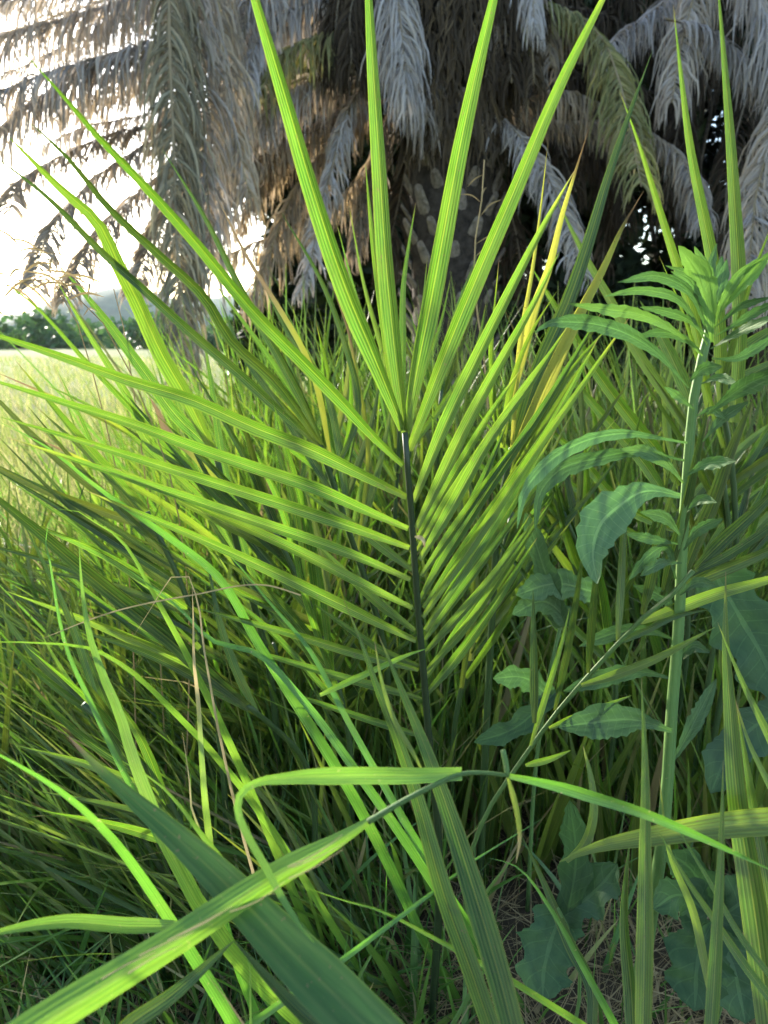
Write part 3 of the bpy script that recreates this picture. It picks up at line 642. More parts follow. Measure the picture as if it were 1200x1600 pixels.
SK = [(-.55, 1.75, 'dense green palm shoot behind the left leaflets of the central frond', (-.35, 0), .55, .5, M_LEAFD),
 (-.25, 1.95, 'upright palm shoot in the shade just left of the central stalk', (-.1, 0), .6, .5, M_LEAF),
 (-.95, 2.2, 'thin palm shoot at the edge of the meadow on the left', (-.4, 0), .45, .5, M_LEAFD),
 (-.45, 2.6, 'palm shoot below the hanging dead frond', (-.2, 0), .6, .55, M_LEAF),
 (.05, 2.7, 'palm shoot before the palm trunk', (0, 0), .65, .5, M_LEAF),
 (.42, 2.3, 'palm shoot between the yellowing frond and the weed', (.1, 0), .5, .5, M_LEAF),
 (.75, 2.6, 'palm shoot standing before the dark thicket on the right', (0, 0), .6, .5, M_LEAFD),
 (1.15, 2.3, 'palm shoot at the right edge behind the weed', (.1, 0), .6, .5, M_LEAFD),
 (.30, 3.3, 'farther palm shoot in the grass right of the trunk', (.1, 0), .6, .5, M_LEAF),
 (-.12, 1.55, 'shaded palm shoot directly behind the central stalk', (-.2, 0), .45, .42, M_LEAFD),
 (-.38, 1.5, 'shaded palm shoot left of the central stalk low in the grass', (-.4, 0), .38, .42, M_LEAFD),
 (.22, 1.7, 'palm shoot low behind the right leaflets of the central frond', (.15, 0), .42, .42, M_LEAF),
 (-.2, 3.2, 'far palm shoot left of the trunk in tall grass', (-.1, 0), .7, .55, M_LEAF),
 (-.62, 3.0, 'far palm shoot where the meadow meets the thicket', (-.2, 0), .5, .5, M_LEAFD),
 (.6, 1.8, 'palm shoot behind the drooping leaves of the weed', (.0, 0), .5, .45, M_LEAFD),
 (1.0, 1.75, 'palm shoot in the shade right of the weed stem', (.1, 0), .45, .45, M_LEAFD),
 (-.7, 1.35, 'low palm shoot in the tangled grass at the left', (-.5, 0), .35, .45, M_LEAFD)]
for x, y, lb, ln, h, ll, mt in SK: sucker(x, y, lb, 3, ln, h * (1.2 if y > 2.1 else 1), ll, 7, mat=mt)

# ------------------------------------------------------------------ single grass stalks in front
GB = 'single grass blades in the foreground'
def gblade(s, w, db, dt, label, ye=.15, tip=0.0, dk=.6, mat=None, name='grass_blade', prof=w_grass, roll=None, group=GB, **kw):
    pa = path3(s, db, dt, kw.pop('bulge', 0.0)); b = pa[0]
    if kw.pop('root', True) and b.z > .05:
        tn = (pa[0] - pa[1]).normalized(); tn = Vector((tn.x * .7, abs(tn.y) * .3 + .15, min(tn.z, -.6))).normalized()
        k = min(b.z / -tn.z, .8); q = b + tn * k
        pa = [Vector((q.x, q.y, gz(q.x, q.y) - .02))] + pa
    roll = random.uniform(-.4, .4) if roll is None else roll
    mb = MB(); blade(mb, pa, w * 1.2 * (db + dt) / 2 / F, roll=roll, prof=prof, yel=ye * .4, tip=tip, dark=dk, facing=EYE - pa[len(pa) // 2 + 1], n=44, fold=.3, pleat=.05, **kw)
    return tag(mb.build(name, mat or (M_LIME if ye >= .3 else M_GRASS)), label, 'grass', group)
BL = [('207,1183 187,1117 160,1053 140,993 127,907 123,838', 24, .75, .8, 'bright lime grass blade flecked with white, upright at the left', .55, 0, .85),
 ('185,1190 143,1100 103,1010 90,953 80,887 72,827 83,806 95,796', 11, .85, .85, 'grey green grass blade folded over at its top on the left', 0, 0, .6),
 ('225,900 200,857 177,833 143,813 117,797 90,795', 14, .9, .85, 'short lime blade arching beside the folded grey green blade', .5, 0, .8),
 ('320,1250 313,1150 310,1100 303,1033 302,967 300,913', 13, .85, .88, 'grass blade with an orange tip standing upright left of the centre', .2, .22, .6),
 ('300,1285 270,1245 235,1215 190,1189', 23, .6, .6, 'short lime blade emerging above the broad dark leaflet', .5, 0, .85),
 ('275,1452 225,1376 175,1310 100,1240 0,1180 -60,1150', 25, .6, .5, 'wide green blade running from the left edge towards the lower middle', .1, 0, .6),
 ('285,1446 200,1446 100,1440 0,1456 -50,1470', 21, .58, .5, 'flat bright grass blade lying level at the lower left edge', .3, 0, .75),
 ('310,1295 305,1285 295,1210 285,1145', 11, .65, .68, 'thin yellow green blade upright above the short lime blade', .6, .1, .7),
 ('392,1620 391,1550 388,1490 384,1478', 15, .52, .54, 'small curled lime blade at the bottom below the crossing blades', .5, 0, .8),
 ('640,1445 600,1425 530,1405 470,1384', 15, .62, .6, 'lime blade pointing left under the bent blade', .45, 0, .8),
 ('250,1090 200,1045 140,1013 67,1005 0,1003 -40,1004', 13, .85, .7, 'level lime blade at the left edge above the wide green blade', .45, 0, .75),
 ('690,1384 740,1345 800,1308 847,1279', 14, .62, .66, 'pale green blade angled up to the right behind the paired leaflets', 0, 0, .7),
 ('520,1190 450,1080 400,1000 340,900 250,830 150,760 60,690 0,660', 17, 1.0, .8, 'long blue green grass blade sweeping to the upper left', 0, 0, .5),
 ('560,1210 470,1090 400,1020 330,1000 280,950 200,890', 15, .95, .9, 'long green blade with a torn end in the left grass', .1, 0, .6),
 ('590,1210 540,1120 480,1010 420,940 370,880 340,850', 12, .9, .95, 'slender blade sweeping beside the blue green blade', .2, 0, .6),
 ('960,1600 905,1500 860,1420 800,1350 760,1340', 14, .75, .75, 'mid green blade bending left in the dark lower right', .05, 0, .55),
 ('500,1086 600,1040 640,1022 672,1012', 9, .8, .8, 'little lime blade crossing before the central stalk', .5, 0, .85)]
for s, w, db, dt, lb, ye, ti, dk in BL: gblade(s, w, db, dt, lb, ye, ti, dk, root=('little' not in lb and 'flat' not in lb))
gblade('318,1010 306,930 290,897 267,902 247,933 203,1003', 5, .85, .85, 'tan dried stem bent over in the left grass', 0, 0, .7, mat=M_STRAW, name='dry_stem', group='dry stems')
gblade('395,1625 380,1600 350,1555 322,1522', 17, .5, .52, 'orange brown dead leaf lying at the bottom left', .9, 0, .5, mat=M_STRAW, name='dead_leaf', group='dry stems', brown=.4)
gblade('470,930 420,915 300,930 180,955 60,1000', 2, .8, .85, 'long thin dry stalk lying across the dark leaflet', 0, 0, .5, mat=M_STRAW, name='dry_stem', group='dry stems', prof=w_even, root=False)

# the flowering grass: sheath, culm, bent blade
p0 = P(-60, 1680, .36)
t = empty('flowering_grass', (p0.x, p0.y, gz(p0.x, p0.y)), 'thick bright grass stalk with a sharply bent lime blade across the bottom', 'grass')
mb = MB(); tube(mb, [Vector((p0.x, p0.y, -.02)), Vector((p0.x, p0.y, .3))] + path3('-150,1725 -110,1705', .35, .35), .006, .005, n=12); mb.build('stem', M_STEM, t)
leaflet(t, '-150,1725 -40,1668 75,1592 200,1515 300,1452 375,1402 450,1356 525,1315 584,1278', 56, .37, .52, .1, 0, .8, mat=M_LIME, name='sheath', fold=-.55, pleat=0, roll=.15, prof=lambda v: (1 - .34 * v) * (1 if v < .8 else max(.25, 1 - (v - .8) * 3.4)), n=28)
stalk(t, '575,1284 640,1246 680,1226 722,1209 760,1208 793,1212', .515, .56, .0022, .0015, ground=False, mat=M_STEM, tint=(.1, 0, .5, 1), name='stem')
leaflet(t, '722,1209 650,1212 550,1212 440,1217 398,1224 376,1240 371,1262 384,1300 410,1346 445,1410 475,1455 491,1473', 27, .545, .46, .1, 0, .9, mat=M_LIME, name='blade', fold=.25, pleat=0, roll=-.1, n=40, prof=lambda v: min(1, .8 + v) * (1 if v < .38 else max(.42, 1 - (v - .38) * 3.2)) * max(.1, (1 - v ** 14)))
leaflet(t, '793,1212 870,1229 940,1250 1000,1269 1080,1302 1210,1362', 18, .56, .6, .1, 0, .65, mat=M_GRASS, name='blade', roll=.3)
stalk(t, '793,1212 790,1190 786,1172', .56, .56, .002, .002, ground=False, mat=M_STEM, name='stem', n=6)
leaflet(t, '793,1212 806,1260 812,1310 806,1350', 9, .56, .57, .8, .4, .6, mat=M_GRASS, name='blade')
for k in range(9):      # awns of the flower head wrapped in the sheath
    x0 = random.uniform(140, 480); y0 = 1545 - (x0 - 140) * .62 + random.uniform(-6, 22)
    stalk(t, f'{x0},{y0} {x0 + 40},{y0 - 22 + random.uniform(-3, 8)} {x0 + 85},{y0 - 50 + random.uniform(0, 16)}', .425, .445, .0004, .00015, ground=False, mat=M_STRAW, name='awn', n=5, tint=(.6, 0, .9, 1))

# ------------------------------------------------------------------ the leafy weed on the right
t = plant('leafy_weed', 1050, 1260, 1.0, 'tall leafy weed with blue green toothed leaves standing at the right', 'weed')
stalk(t, '1042,1230 1050,1100 1060,980 1066,850 1075,720 1084,620 1100,545 1112,500', .98, .84, .0105, .005, mat=M_STEM, tint=(.1, 0, .6, 1), name='stem', n=26)
WL = [('1112,535 1106,475 1090,425 1060,384', 46, .82, .78, .6, .7), ('1108,530 1079,458 1033,433 965,441', 20, .83, .74, .05, .55), ('1106,540 1058,467 1004,454 944,463', 17, .83, .76, .25, .6),
 ('1098,556 1054,517 1000,492 950,484 887,474', 22, .83, .72, .4, .65), ('1076,606 1025,550 967,516 900,503 852,508 836,520', 29, .84, .72, 0, .5), ('1078,596 1098,578 1128,572', 26, .82, .78, .05, .9),
 ('1074,692 1050,688 971,678 900,696 846,734 819,772 808,826', 28, .86, .74, 0, 1.0), ('1070,720 1000,706 933,717 879,733 846,768 836,830', 32, .87, .80, 0, .25),  # first leaf at full tint: sky reflection on its top painted into the colour
 ('1064,775 1008,767 971,787 940,815 926,860 933,912', 74, .86, .76, 0, 1.0), ('1070,745 1100,726 1150,720', 24, .84, .78, .15, .8), ('1110,545 1158,517 1215,492', 18, .82, .72, 0, .6),  # big crinkled leaf likewise lightened for the sky reflected on it
 ('1104,648 1158,608 1230,575', 34, .84, .74, 0, .45), ('1098,690 1133,650 1170,627', 20, .85, .82, 0, .4), ('1114,500 1158,446 1215,385', 24, .82, .74, .7, .75), ('1116,512 1158,479 1206,464', 14, .82, .76, 0, .5),
 ('1112,500 1124,455 1136,405', 24, .84, .84, .1, .6), ('1068,755 1042,725 1010,706 968,703', 26, .86, .83, .35, .45), ('1116,505 1128,470 1150,430', 12, .82, .8, .6, .7), ('1108,510 1098,470 1076,430 1040,415', 14, .84, .82, .3, .6),
 ('1056,905 1040,856 1010,874 983,906', 24, .9, .86, 0, .5), ('1060,850 1020,843 978,834', 20, .9, .86, 0, .45), ('1050,1142 992,1125 925,1129 872,1136', 62, .95, .9, 0, .25), ('1046,1180 980,1190 930,1240 900,1290', 50, .98, .95, 0, .2),
 ('1056,1000 1010,985 960,990 905,1010', 30, .95, .95, 0, .3), ('1050,1120 1090,1060 1110,1010 1125,960', 26, .97, 1.0, 0, .4), ('1046,1200 1090,1120 1120,1060', 28, .98, 1.0, .05, .4),
 ('1062,960 1030,930 990,915', 26, .93, .93, 0, .3), ('1040,1230 1100,1200 1160,1210 1220,1240', 44, .98, .95, 0, .2), ('1050,1060 1000,1050 940,1060 880,1080', 34, 1.0, 1.0, 0, .3)]
WL = [q for q in WL if q[0][:9] not in ('1046,1180', '1040,1230', '1050,1120')]
WL += [('1068,860 1090,830 1130,810', 22, .88, .84, 0, .5), ('1066,880 1035,880 1000,900', 20, .88, .84, 0, .4), ('1062,930 1090,910 1120,915', 20, .9, .88, 0, .4), ('1072,800 1095,780 1120,785', 18, .87, .83, .1, .5), ('1066,840 1040,810 1000,800', 22, .88, .86, .2, .4), ('1056,1040 1085,1010 1110,1020', 22, .95, .92, 0, .3),
 ('1108,520 1092,470 1075,440 1048,424', 17, .83, .78, .3, .7), ('1110,515 1105,460 1112,410 1120,380', 20, .84, .86, .2, .6), ('1115,515 1135,460 1160,425 1188,402', 18, .82, .76, .5, .8), ('1118,525 1160,500 1195,480 1225,468', 17, .83, .78, .1, .6),
 ('1110,530 1075,500 1040,487 1000,480', 17, .84, .80, .2, .6), ('1105,560 1070,530 1030,520 990,527', 17, .85, .84, .1, .5), ('1112,560 1150,560 1180,545 1215,520', 19, .85, .82, .0, .6), ('1095,600 1120,590 1152,600', 17, .84, .80, 0, .8), ('1085,640 1060,620 1038,604', 15, .85, .83, .2, .6), ('1088,650 1110,640 1134,655', 15, .85, .83, .1, .7),
 ('1114,500 1110,450 1096,410 1085,385', 24, .84, .84, .6, .8), ('1114,500 1122,450 1128,400', 26, .85, .87, .1, .7)]
for s, w, db, dt, ye, dk in WL:
    leaflet(t, s, w * .85, db, dt, ye, 0, dk, mat=M_WEED, prof=w_weed, fold=.35, pleat=0, teeth=.3, wave=.2, roll=random.uniform(-.35, .35), name='leaf', n=26)

def lobed(parent, s, wpx, d, dk=.4, mat=None):
    pa = path3(s, d, d * .97); mb = MB()
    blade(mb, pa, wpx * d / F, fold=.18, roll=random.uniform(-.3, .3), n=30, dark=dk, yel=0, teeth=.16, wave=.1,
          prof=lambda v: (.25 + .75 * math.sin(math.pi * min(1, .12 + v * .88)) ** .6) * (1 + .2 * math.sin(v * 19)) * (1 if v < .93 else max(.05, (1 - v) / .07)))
    return mb.build('leaf', mat or M_BROAD, parent)
t = plant('broadleaf_weed', 880, 1440, .95, 'dark lobed leaf weed in the shade under the bent grass at the right', 'weed')
stalk(t, '900,1480 885,1440 872,1420', .93, .9, .003, .002, mat=M_STEM, name='stem', n=8)
for s, w, dk in [('878,1425 862,1470 850,1520 848,1566', 84, .55), ('880,1430 930,1390 965,1350', 60, .3), ('885,1440 900,1340 890,1250', 44, .15)]: lobed(t, s, w, .92, dk)  # low tints darken these leaves, shade put into their colour
t = plant('broadleaf_weed', 1140, 1480, .9, 'dark lobed leaf weed behind the stiff leaflets at the bottom right corner', 'weed')
stalk(t, '1130,1500 1120,1460 1110,1430', .95, .92, .003, .002, mat=M_STEM, name='stem', n=8)
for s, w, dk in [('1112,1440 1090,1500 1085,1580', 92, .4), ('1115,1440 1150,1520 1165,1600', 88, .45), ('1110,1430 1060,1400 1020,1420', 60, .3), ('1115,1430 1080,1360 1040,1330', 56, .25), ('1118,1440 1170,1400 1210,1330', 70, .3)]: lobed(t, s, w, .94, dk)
t = plant('broadleaf_weed', 1230, 1100, 1.1, 'large deep green leaf hanging at the right edge below the weed', 'weed')
stalk(t, '1260,1180 1235,1110', 1.05, 1.0, .004, .003, mat=M_STEM, name='stem', n=8)
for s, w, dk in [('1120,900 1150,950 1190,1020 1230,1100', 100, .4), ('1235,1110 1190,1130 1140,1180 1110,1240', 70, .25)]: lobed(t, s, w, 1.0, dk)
t = plant('broadleaf_weed', 830, 1180, 1.25, 'broad soft leaves low behind the right side of the central frond', 'weed')
stalk(t, '850,1100 870,1000 880,960', 1.25, 1.2, .004, .003, mat=M_STEM, name='stem', n=8)
for s, w, dk, ma in [('930,925 867,912 806,930', 42, .6, M_WEED), ('890,970 850,940 800,960', 36, .35, M_WEED), ('880,980 840,860 820,800', 34, .25, M_WEED), ('860,1090 820,1060 770,1060', 36, .6, M_WEED), ('870,1080 800,1140 740,1160', 34, .2, None)]: lobed(t, s, w, 1.2, dk, ma)

# ------------------------------------------------------------------ dry seed stalks
def seedgrass(s, db, dt, label, cat='seed head', br=((.6, .07), (.75, .06), (.9, .05)), tint=(.3, .5, .5, 1), thick=.0012):
    pa = path3(s, db, dt); b = pa[0]
    t = empty('seed_stalk', (b.x, b.y, gz(b.x, b.y)), label, cat, 'dry seed stalks')
    full = [Vector((b.x, b.y + .02, gz(b.x, b.y) - .01))] + pa
    mb = MB(); tube(mb, full, thick * 1.4, thick * .6, n=16, sides=5, tint=tint); mb.build('stem', M_STRAW, t)
    ps, L = spline(pa, 30)
    for f, ln in br:
        p = ps[int(f * 29)]
        d = Vector((random.uniform(-1, 1), random.uniform(-.4, .4), random.uniform(-.3, .5))).normalized()
        mb = MB(); q = p + d * ln + Vector((0, 0, -.25 * ln)); blade(mb, [p, p + d * ln * .5, q], .0035, fold=.5, n=8, yel=.3, brown=.5, dark=.5, prof=lambda v: .12 + .88 * math.sin(math.pi * v) if v < .98 else .05)
        mb.build('spikelet', M_STRAW, t)
seedgrass('757,560 745,480 740,400 752,320 757,250', 2.2, 2.1, 'grey branched dead flower stalk before the palm trunk', 'stalk', ((.55, .12), (.62, .10), (.75, .10), (.85, .06), (.95, .05), (.8, .08)), (0, .1, .8, 1), .003)
SG = ((.55, .07), (.62, .08), (.7, .07), (.78, .08), (.84, .06), (.9, .07), (.95, .06), (.99, .05))
seedgrass('230,640 170,520 120,450 60,430 -5,437', 1.2, 1.05, 'drooping reddish oat seed head against the sky at the left edge', br=SG)
seedgrass('150,600 110,480 80,430 30,425 0,450', 1.25, 1.1, 'small drooping oat seed head just above the treeline', br=SG)
seedgrass('210,620 190,500 150,400 100,396 -5,394', 1.3, 1.2, 'thin oat stalk reaching level to the left edge below the dead fronds', br=SG[4:])

# ------------------------------------------------------------------ the date palm behind
def frond(parent, s, db, dt, ll, n, tone, droop=.9, spread=.6, r=.016, both=True, mat=None, wl=.021, kink=.25):
    """dead or fading frond: rib mesh with its hanging leaflets as a child. ll = leaflet length in metres"""
    pa = path3(s, db, dt); ps, L = spline(pa, 60)
    mb = MB(); tube(mb, pa, r, r * .35, n=18, sides=6, tint=(tone[0], tone[1], .5, 1), flat=.6)
    f = mb.build('frond', M_RACH, parent)
    mb = MB(); n = int(n * 1.7); ll *= 1.1; droop *= random.uniform(.6, 1.0); spread *= random.uniform(.9, 1.5)
    for i in range(n):
        fr = .06 + .93 * (i + random.random()) / n
        j = min(58, int(fr * 59)); p = ps[j].lerp(ps[j + 1], fr * 59 - j)
        t = (ps[j + 1] - ps[j]).normalized()
        sd = t.cross(Vector((0, 0, 1)));
        if sd.length < .35: sd = sd * .4 + t.cross(Vector((.2, -1, .1))).normalized() * .8
        sd.normalize()
        for sg in ((-1, 1) if both else (1,)):
            if random.random() < .06: continue
            ln = ll * (.45 + .6 * math.sin(math.pi * min(1, fr * .92 + .08)) ** .7) * random.uniform(.65, 1.12)
            d0 = (sd * sg * spread + t * random.uniform(.35, .7) + Vector((random.gauss(0, .12), random.gauss(0, .12), random.gauss(.05, .1)))).normalized()
            dn = Vector((random.gauss(0, .10), random.gauss(0, .10), -1))
            q = [p]; d = d0.copy()
            for k in range(5):
                d = (d.lerp(dn, min(1, droop * (.25 + .2 * k) * random.uniform(.8, 1.2)))).normalized()
                if random.random() < kink * .3: d = (d + Vector((random.gauss(0, .5), random.gauss(0, .5), 0))).normalized()
                q.append(q[-1] + d * ln / 5)
            w = wl * random.uniform(.6, 1.15)
            nrm = Vector((random.gauss(0, 1), random.gauss(-1, .6), random.gauss(0, .5)))
            vs, uvs, cs = [], [], []
            ye = min(1, max(0, random.gauss(tone[0], .18))); bn = min(1, max(0, random.gauss(tone[1], .15))); dk = min(1, max(0, random.gauss(tone[2], .34)))
            for k in range(6):
                tt = (q[min(5, k + 1)] - q[max(0, k - 1)]).normalized(); sx = tt.cross(nrm).normalized()
                h = w * .5 * (.55, 1, .95, .8, .55, .1)[k]
                ce = sx.cross(tt) * (h * .5)
                vs += [q[k] - sx * h, q[k] + ce, q[k] + sx * h]; uvs += [(0, k * .3), (.5, k * .3), (1, k * .3)]
                cs += [(ye, min(1, bn + .0), min(1, dk + .06 * k), 1)] * 3
            fs = []
            for k in range(5):
                for e in (0, 1): a = k * 3 + e; fs.append((a, a + 1, a + 4, a + 3))
            mb.add(vs, fs, uvs, cs)
    lf = mb.build('leaflets', mat or M_DEAD, f); tag(lf, kind='stuff'); return f
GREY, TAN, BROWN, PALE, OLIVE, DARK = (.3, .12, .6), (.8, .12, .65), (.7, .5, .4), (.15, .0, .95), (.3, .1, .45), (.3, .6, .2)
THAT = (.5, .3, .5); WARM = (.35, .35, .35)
PX, PY = .62, 7.25
t = empty('date_palm', (PX, PY, 0), 'old date palm with a shaggy skirt of grey dead fronds over its trunk', 'palm')
# trunk with cut leaf bases
mb = MB()
tube(mb, [Vector((PX, PY, -.1)), Vector((PX + .02, PY, 1.5)), Vector((PX - .03, PY + .05, 3.2)), Vector((PX, PY + .05, 5.2))], .36, .42, n=20, sides=20)
tr = mb.build('trunk', M_BARK, t)
def stub_mesh():
    mb = MB(); rows = [(0, .075, .05), (.08, .07, .045), (.17, .055, .036), (.19, .045, .03)]
    vs = []; fs = []
    for i, (l, a, b) in enumerate(rows):
        for k in range(8):
            g = 6.283 * k / 8; vs.append(Vector((math.cos(g) * a, -l * .65 - .0, l + math.sin(g) * b)))
    for i in range(3):
        for k in range(8): q = (k + 1) % 8; fs.append((i * 8 + k, i * 8 + q, i * 8 + 8 + q, i * 8 + 8 + k))
    fs.append(tuple(24 + k for k in range(8)))
    mb.add(vs, fs, [(0, 0)] * 32, [(0, 0, .5, 1)] * 32); return mb.mesh('leaf_base', M_STUB, (0, 0, 0), False)
sm = stub_mesh()
for row in range(17):
    for k in range(8):
        a = 2 * math.pi * (k + .5 * (row % 2)) / 8 + random.gauss(0, .05)
        if math.sin(a) > .45: continue
        z = .5 + row * .2 + random.gauss(0, .015); rr = .355 + .01 * row / 5
        o = bpy.data.objects.new('leaf_base', sm); COL.objects.link(o); o.parent = tr
        o.location = Vector((PX + math.cos(a) * rr, PY + .03 + math.sin(a) * rr, z)) - parent_origin(tr)
        o.rotation_euler = (random.gauss(0, .08), random.gauss(0, .08), a + math.pi / 2); sc_ = random.uniform(.6, .95); o.scale = (sc_, sc_, sc_ * random.uniform(.8, 1.2))
mb = MB()
for k in range(1500):      # fibre and torn sheaths hanging off the trunk
    a = random.uniform(math.pi, 2 * math.pi); z = random.uniform(2.7, 5); rr = .40 + random.random() * .10; ln = random.uniform(.15, .5)
    p = Vector((PX + math.cos(a) * rr, PY + math.sin(a) * rr, z)); q = p + Vector((random.gauss(0, .08), -random.uniform(0, .12), -ln)); w_ = Vector((random.uniform(.003, .012), 0, 0)); md = (p + q) / 2 + Vector((random.gauss(0, .03), -.03, 0))
    cc = (random.random(), random.random() * .8, random.random(), 1)
    mb.add([p - w_, p + w_, md - w_, md + w_, q - w_ * .2, q + w_ * .2], [(0, 1, 3, 2), (2, 3, 5, 4)], [(0, 0), (1, 0), (0, 1), (1, 1), (0, 2), (1, 2)], [cc] * 6)
tag(mb.build('fibre', M_THATCH, tr), kind='stuff')
FR = [ # path px (base->tip), depth base, depth tip, leaflet length m, leaflets per side, tone, droop, spread
 ('560,-120 420,-20 300,45 180,82 60,118 -40,160', 6.6, 5.2, .62, 130, GREY, .95, .5),
 ('540,-60 400,20 260,68 188,90 124,112 75,142 0,199 -60,250', 6.6, 5.4, .62, 130, GREY, .95, .5),
 ('520,-140 380,-60 250,-20 100,30 0,56 -70,80', 6.8, 6.0, .6, 120, GREY, .9, .5),
 ('520,-200 350,-100 200,-40 60,-10 -60,10', 6.4, 5.8, .55, 80, GREY, .9, .5),
 ('520,40 400,110 320,150 206,184 139,196 60,230', 7.2, 6.6, .40, 70, GREY, .9, .6),
 ('480,120 360,170 251,195 169,210 112,236 67,259 22,292 16,332', 7.0, 5.8, .36, 110, WARM, .45, .8),
 ('470,140 340,180 259,210 210,236 150,277 116,311 86,345 64,394 50,455', 6.8, 5.8, .40, 110, WARM, .55, .8),
 ('460,190 340,235 259,270 210,307 169,345 146,375 116,424 96,476', 6.9, 6.0, .42, 105, WARM, .6, .8),
 ('440,240 340,280 262,322 244,360 221,412 203,458', 6.9, 6.3, .38, 90, WARM, .5, .8),
 ('430,260 370,300 330,350 300,420 290,470', 7.2, 6.6, .3, 55, BROWN, .6, .7),
 ('255,-140 263,-40 264,60 270,200 274,330 279,450 290,590', 5.2, 4.9, .46, 110, (.35, .12, .42), .8, .32),
 ('285,-140 283,-40 286,60 288,200 292,330 298,450 300,560', 5.4, 5.1, .40, 90, (.35, .12, .42), .8, .32),
 ('330,-120 345,40 362,180 388,300', 5.8, 5.6, .5, 80, TAN, .95, .35),
 ('300,-110 312,80 322,250 332,430', 5.5, 5.3, .55, 80, (.5, .25, .5), .95, .3),
 ('400,-100 385,20 370,150 350,260 345,360', 6.2, 6.0, .5, 75, (.3, .2, .6), .95, .4),
 ('600,-80 540,-30 480,5 430,30 395,80 385,140', 6.8, 5.9, .45, 80, PALE, .95, .45),
 ('620,-40 570,35 530,50 481,60 435,90 410,140', 6.8, 6.0, .5, 85, (.45, .05, .6), .95, .45),
 ('640,20 560,100 500,120 440,150 400,200', 7.0, 6.3, .55, 80, GREY, .95, .5),
 ('560,140 500,200 440,225 400,250 355,297', 7.2, 6.4, .35, 50, BROWN, .95, .6),
 ('640,60 570,130 540,180 520,260 500,325 488,400 468,460', 6.7, 6.0, .30, 80, PALE, .95, .3),
 ('600,140 520,220 460,300 420,400 385,480', 7.4, 7.0, .5, 80, (.8, .3, .5), .9, .6),
 ('620,200 560,280 480,340 420,370 350,400', 7.6, 7.2, .45, 70, (.8, .3, .55), .9, .6),
 ('600,-110 618,-20 628,60 636,150', 6.0, 5.8, .55, 80, PALE, 1.0, .25),
 ('650,-100 655,0 660,100 668,190', 6.3, 6.2, .55, 70, (.3, .3, .5), 1.0, .3),
 ('700,-60 690,60 680,150 670,230', 6.5, 6.4, .5, 60, BROWN, .95, .4),
 ('835,-120 832,-30 834,40', 5.6, 5.5, .32, 40, PALE, 1.0, .2),
 ('740,110 770,65 820,28 860,12 900,22 940,60 965,120 985,200 1002,292', 6.6, 5.6, .48, 110, (.45, .05, .6), .9, .5),
 ('700,170 745,165 820,155 880,142 945,168 990,230', 6.8, 6.0, .38, 80, (.8, .45, .5), .85, .6),
 ('700,130 750,160 800,200 840,250 880,330 912,430', 6.6, 5.8, .36, 95, (.3, .1, .75), .9, .5),
 ('780,180 880,190 960,195 1020,210 1060,240 1085,300', 7.0, 6.2, .34, 80, (.5, .3, .55), .9, .55),
 ('700,60 780,100 860,200 900,300', 7.4, 7.0, .5, 70, DARK, .9, .5),
 ('720,150 760,240 800,340 820,450', 7.6, 7.3, .5, 70, DARK, .9, .5),
 ('660,150 640,240 620,330 600,420', 7.3, 7.1, .45, 60, DARK, .95, .5),
 ('640,120 600,200 570,300 550,400', 7.5, 7.3, .45, 60, (.6, .5, .4), .95, .5)]
for k in range(30):   # skirt in front of and around the trunk
    x0 = random.uniform(540, 860); x1 = x0 + random.uniform(-70, 70)
    FR.append((f'{x0},{-170} {(x0 + x1) / 2 + random.uniform(-25, 25)},{-60} {x1},{random.uniform(-10, 50)} {x1 + random.uniform(-15, 15)},{random.uniform(60, 150)}', 6.3 + .3 * random.random(), 6.1 + .4 * random.random(), .5, 55, random.choice((THAT, THAT, DARK, DARK, BROWN, DARK)), .95, .45))
for k in range(7):   # crown spreading left and away
    y0 = -190 + 38 * k; x1 = random.uniform(-80, 160)
    FR.append((f'600,{y0} 450,{y0 + 20} {(450 + x1) / 2},{y0 + 60 + random.uniform(0, 25)} {x1},{y0 + 130 + random.uniform(0, 60)}', 7.4, random.uniform(6.2, 8.2), .46, 66, random.choice((GREY, BROWN, GREY, TAN)), .9, .55))
for k in range(14):   # back of the crown, right of the trunk
    x0 = random.uniform(700, 900); x1 = x0 + random.uniform(20, 220); y0 = random.uniform(-120, 120)
    FR.append((f'{x0},{y0} {(x0 + x1) / 2},{y0 + 20} {x1},{y0 + 120} {x1 + 30},{y0 + 240}', 7.8, random.uniform(7.6, 8.6), .5, 60, random.choice((DARK, DARK, THAT)), .9, .5))
for k in range(9):   # lower brown fronds left of the trunk
    x0 = random.uniform(520, 640); x1 = x0 - random.uniform(90, 260); y0 = random.uniform(80, 260)
    FR.append((f'{x0},{y0} {(x0 + x1) / 2},{y0 + 30} {x1},{y0 + 120} {x1 - 30},{y0 + 190}', 7.6, random.uniform(7.2, 8.4), .42, 60, random.choice((BROWN, (.8, .3, .45), GREY)), .9, .55))
for s, db, dt, ll, n, tone, dr, spd in FR:
    frond(t, s, db, dt, ll, n, tone, dr, spd, mat=M_THATCH if tone in (DARK, THAT) else M_FADE if tone == (.35, .12, .42) else M_OLIVE if tone == (.45, .05, .6) else None)

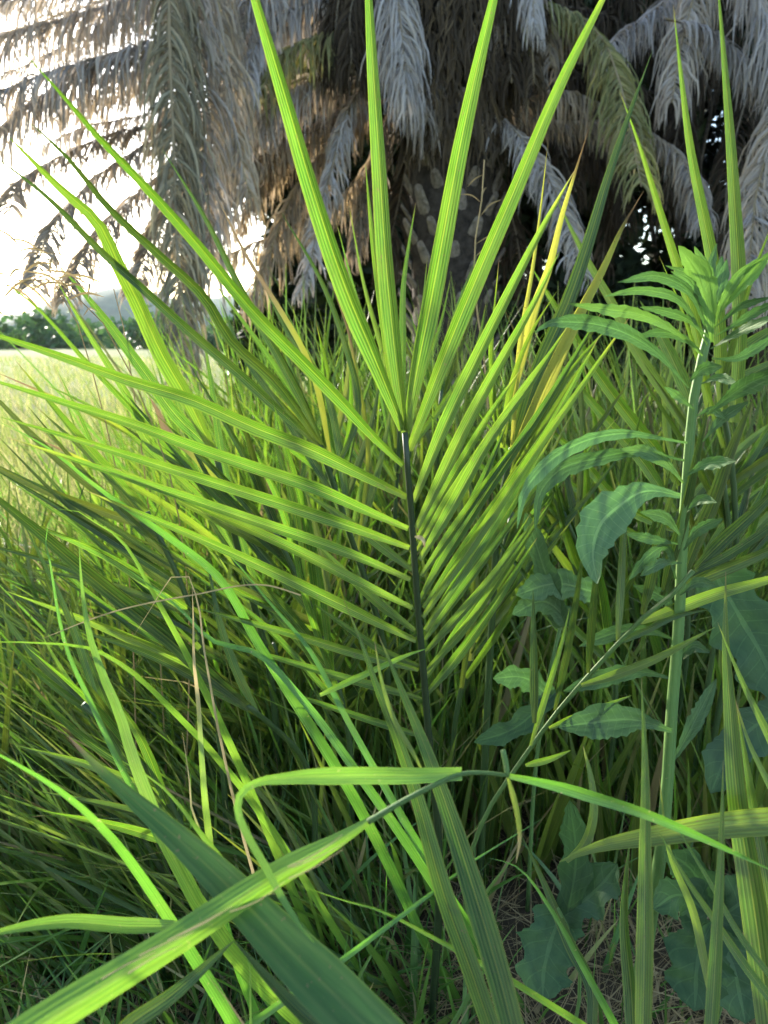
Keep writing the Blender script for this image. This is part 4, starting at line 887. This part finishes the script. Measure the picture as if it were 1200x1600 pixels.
t = empty('date_palm', (4.3, 8.2, 0), 'second date palm at the right with dead fronds hanging over dark shade', 'palm')
mb = MB(); tube(mb, [Vector((4.3, 8.2, -.1)), Vector((4.3, 8.2, 2)), Vector((4.25, 8.2, 5.4))], .38, .42, n=16, sides=18); mb.build('trunk', M_BARK, t)
FR2 = [('1180,-140 1100,-60 1080,10 1065,70 1050,160', 6.8, 6.0, .5, 95, (.45, .05, .8), .95, .4), ('1120,-100 1060,-20 1010,25 965,55 940,100', 7.2, 6.4, .42, 80, (.15, .2, .6), .95, .5),
 ('1040,30 1100,42 1150,80 1200,122 1260,180', 6.2, 5.9, .4, 90, (.15, .15, .6), .95, .45), ('1150,-120 1180,-20 1210,60 1240,150', 6.0, 5.8, .5, 80, (.2, .1, .7), .95, .4),
 ('1280,80 1220,190 1185,290 1172,400 1165,480', 5.6, 5.2, .5, 95, (.5, .05, .85), .9, .35), ('1010,220 1050,235 1085,290 1100,350', 6.6, 6.2, .32, 60, (.1, .2, .6), .95, .5),
 ('1200,-60 1120,60 1060,200 1040,330', 7.8, 7.4, .5, 80, DARK, .95, .5), ('1250,0 1180,120 1140,260 1130,400', 7.6, 7.2, .5, 80, DARK, .95, .5), ('1240,-80 1000,-20 900,60 850,140', 8.2, 7.8, .5, 80, DARK, .95, .5),
 ('1240,-40 1010,60 930,180 900,300', 8.2, 7.9, .5, 80, DARK, .95, .5), ('1250,60 1040,150 960,280 940,420', 8.4, 8.0, .5, 80, DARK, .95, .5)]
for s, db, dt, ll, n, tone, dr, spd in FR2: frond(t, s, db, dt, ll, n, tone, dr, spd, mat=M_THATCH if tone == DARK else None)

# ------------------------------------------------------------------ evergreen shrubs behind the palms
def shrub(x, y, rx, h, label, n=2600):
    t = empty('evergreen_shrub', (x, y, 0), label, 'shrub', 'evergreen shrubs behind the palms')
    mb = MB()
    for k in range(6):
        a = random.uniform(0, 6.28); tube(mb, [Vector((x, y, -.1)), Vector((x + .3 * math.cos(a), y + .3 * math.sin(a), h * .4)), Vector((x + rx * .7 * math.cos(a), y + rx * .6 * math.sin(a), h * .8))], .06, .015, n=8, sides=6)
    mb.build('trunk', M_WOOD, t)
    mb = MB()
    for k in range(26):
        a = random.uniform(0, 6.28); q = random.random() ** .5
        leaf_cloud(mb, (x + rx * .75 * q * math.cos(a), y + rx * .6 * q * math.sin(a), random.uniform(.25, h * .9)), (rx * .42, rx * .42, h * .16), n // 26, .14, (0, .3), (.1, .7))
    tag(mb.build('crown', M_SHRUB, t), kind='stuff')
for x, y, rx, lb in [(-1.0, 12.0, 1.3, 'dark evergreen shrub glimpsed through the brown fronds left of the trunk'), (.5, 11.2, 1.5, 'dark evergreen shrub filling the shade right behind the palm trunk'), (2.3, 11.0, 1.6, 'dark evergreen shrub seen between the trunk and the yellow tipped leaflets'),
                     (4.1, 11.2, 1.6, 'dark evergreen shrub filling the gap left of the second palm'), (6.0, 11.0, 1.7, 'dark evergreen shrub at the right edge behind the second palm')]:
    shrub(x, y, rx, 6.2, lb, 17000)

# ------------------------------------------------------------------ the hazy air
me = bpy.data.meshes.new('haze'); x0, x1, y0, y1, z0, z1 = -1200, 1200, -1200, 1200, -3.0, 62
me.from_pydata([(x0, y0, z0), (x1, y0, z0), (x1, y1, z0), (x0, y1, z0), (x0, y0, z1), (x1, y0, z1), (x1, y1, z1), (x0, y1, z1)], [], [(3, 2, 1, 0), (4, 5, 6, 7), (0, 1, 5, 4), (1, 2, 6, 5), (2, 3, 7, 6), (3, 0, 4, 7)])
m, nt, out = new_mat('haze')
pv = N(nt, 'ShaderNodeVolumePrincipled', {'Color': (.86, .92, 1, 1), 'Density': .00010, 'Anisotropy': .35})
nt.links.new(pv.outputs[0], out.inputs['Volume']); me.materials.append(m)
hz = bpy.data.objects.new('haze', me); COL.objects.link(hz); tag(hz, kind='stuff')
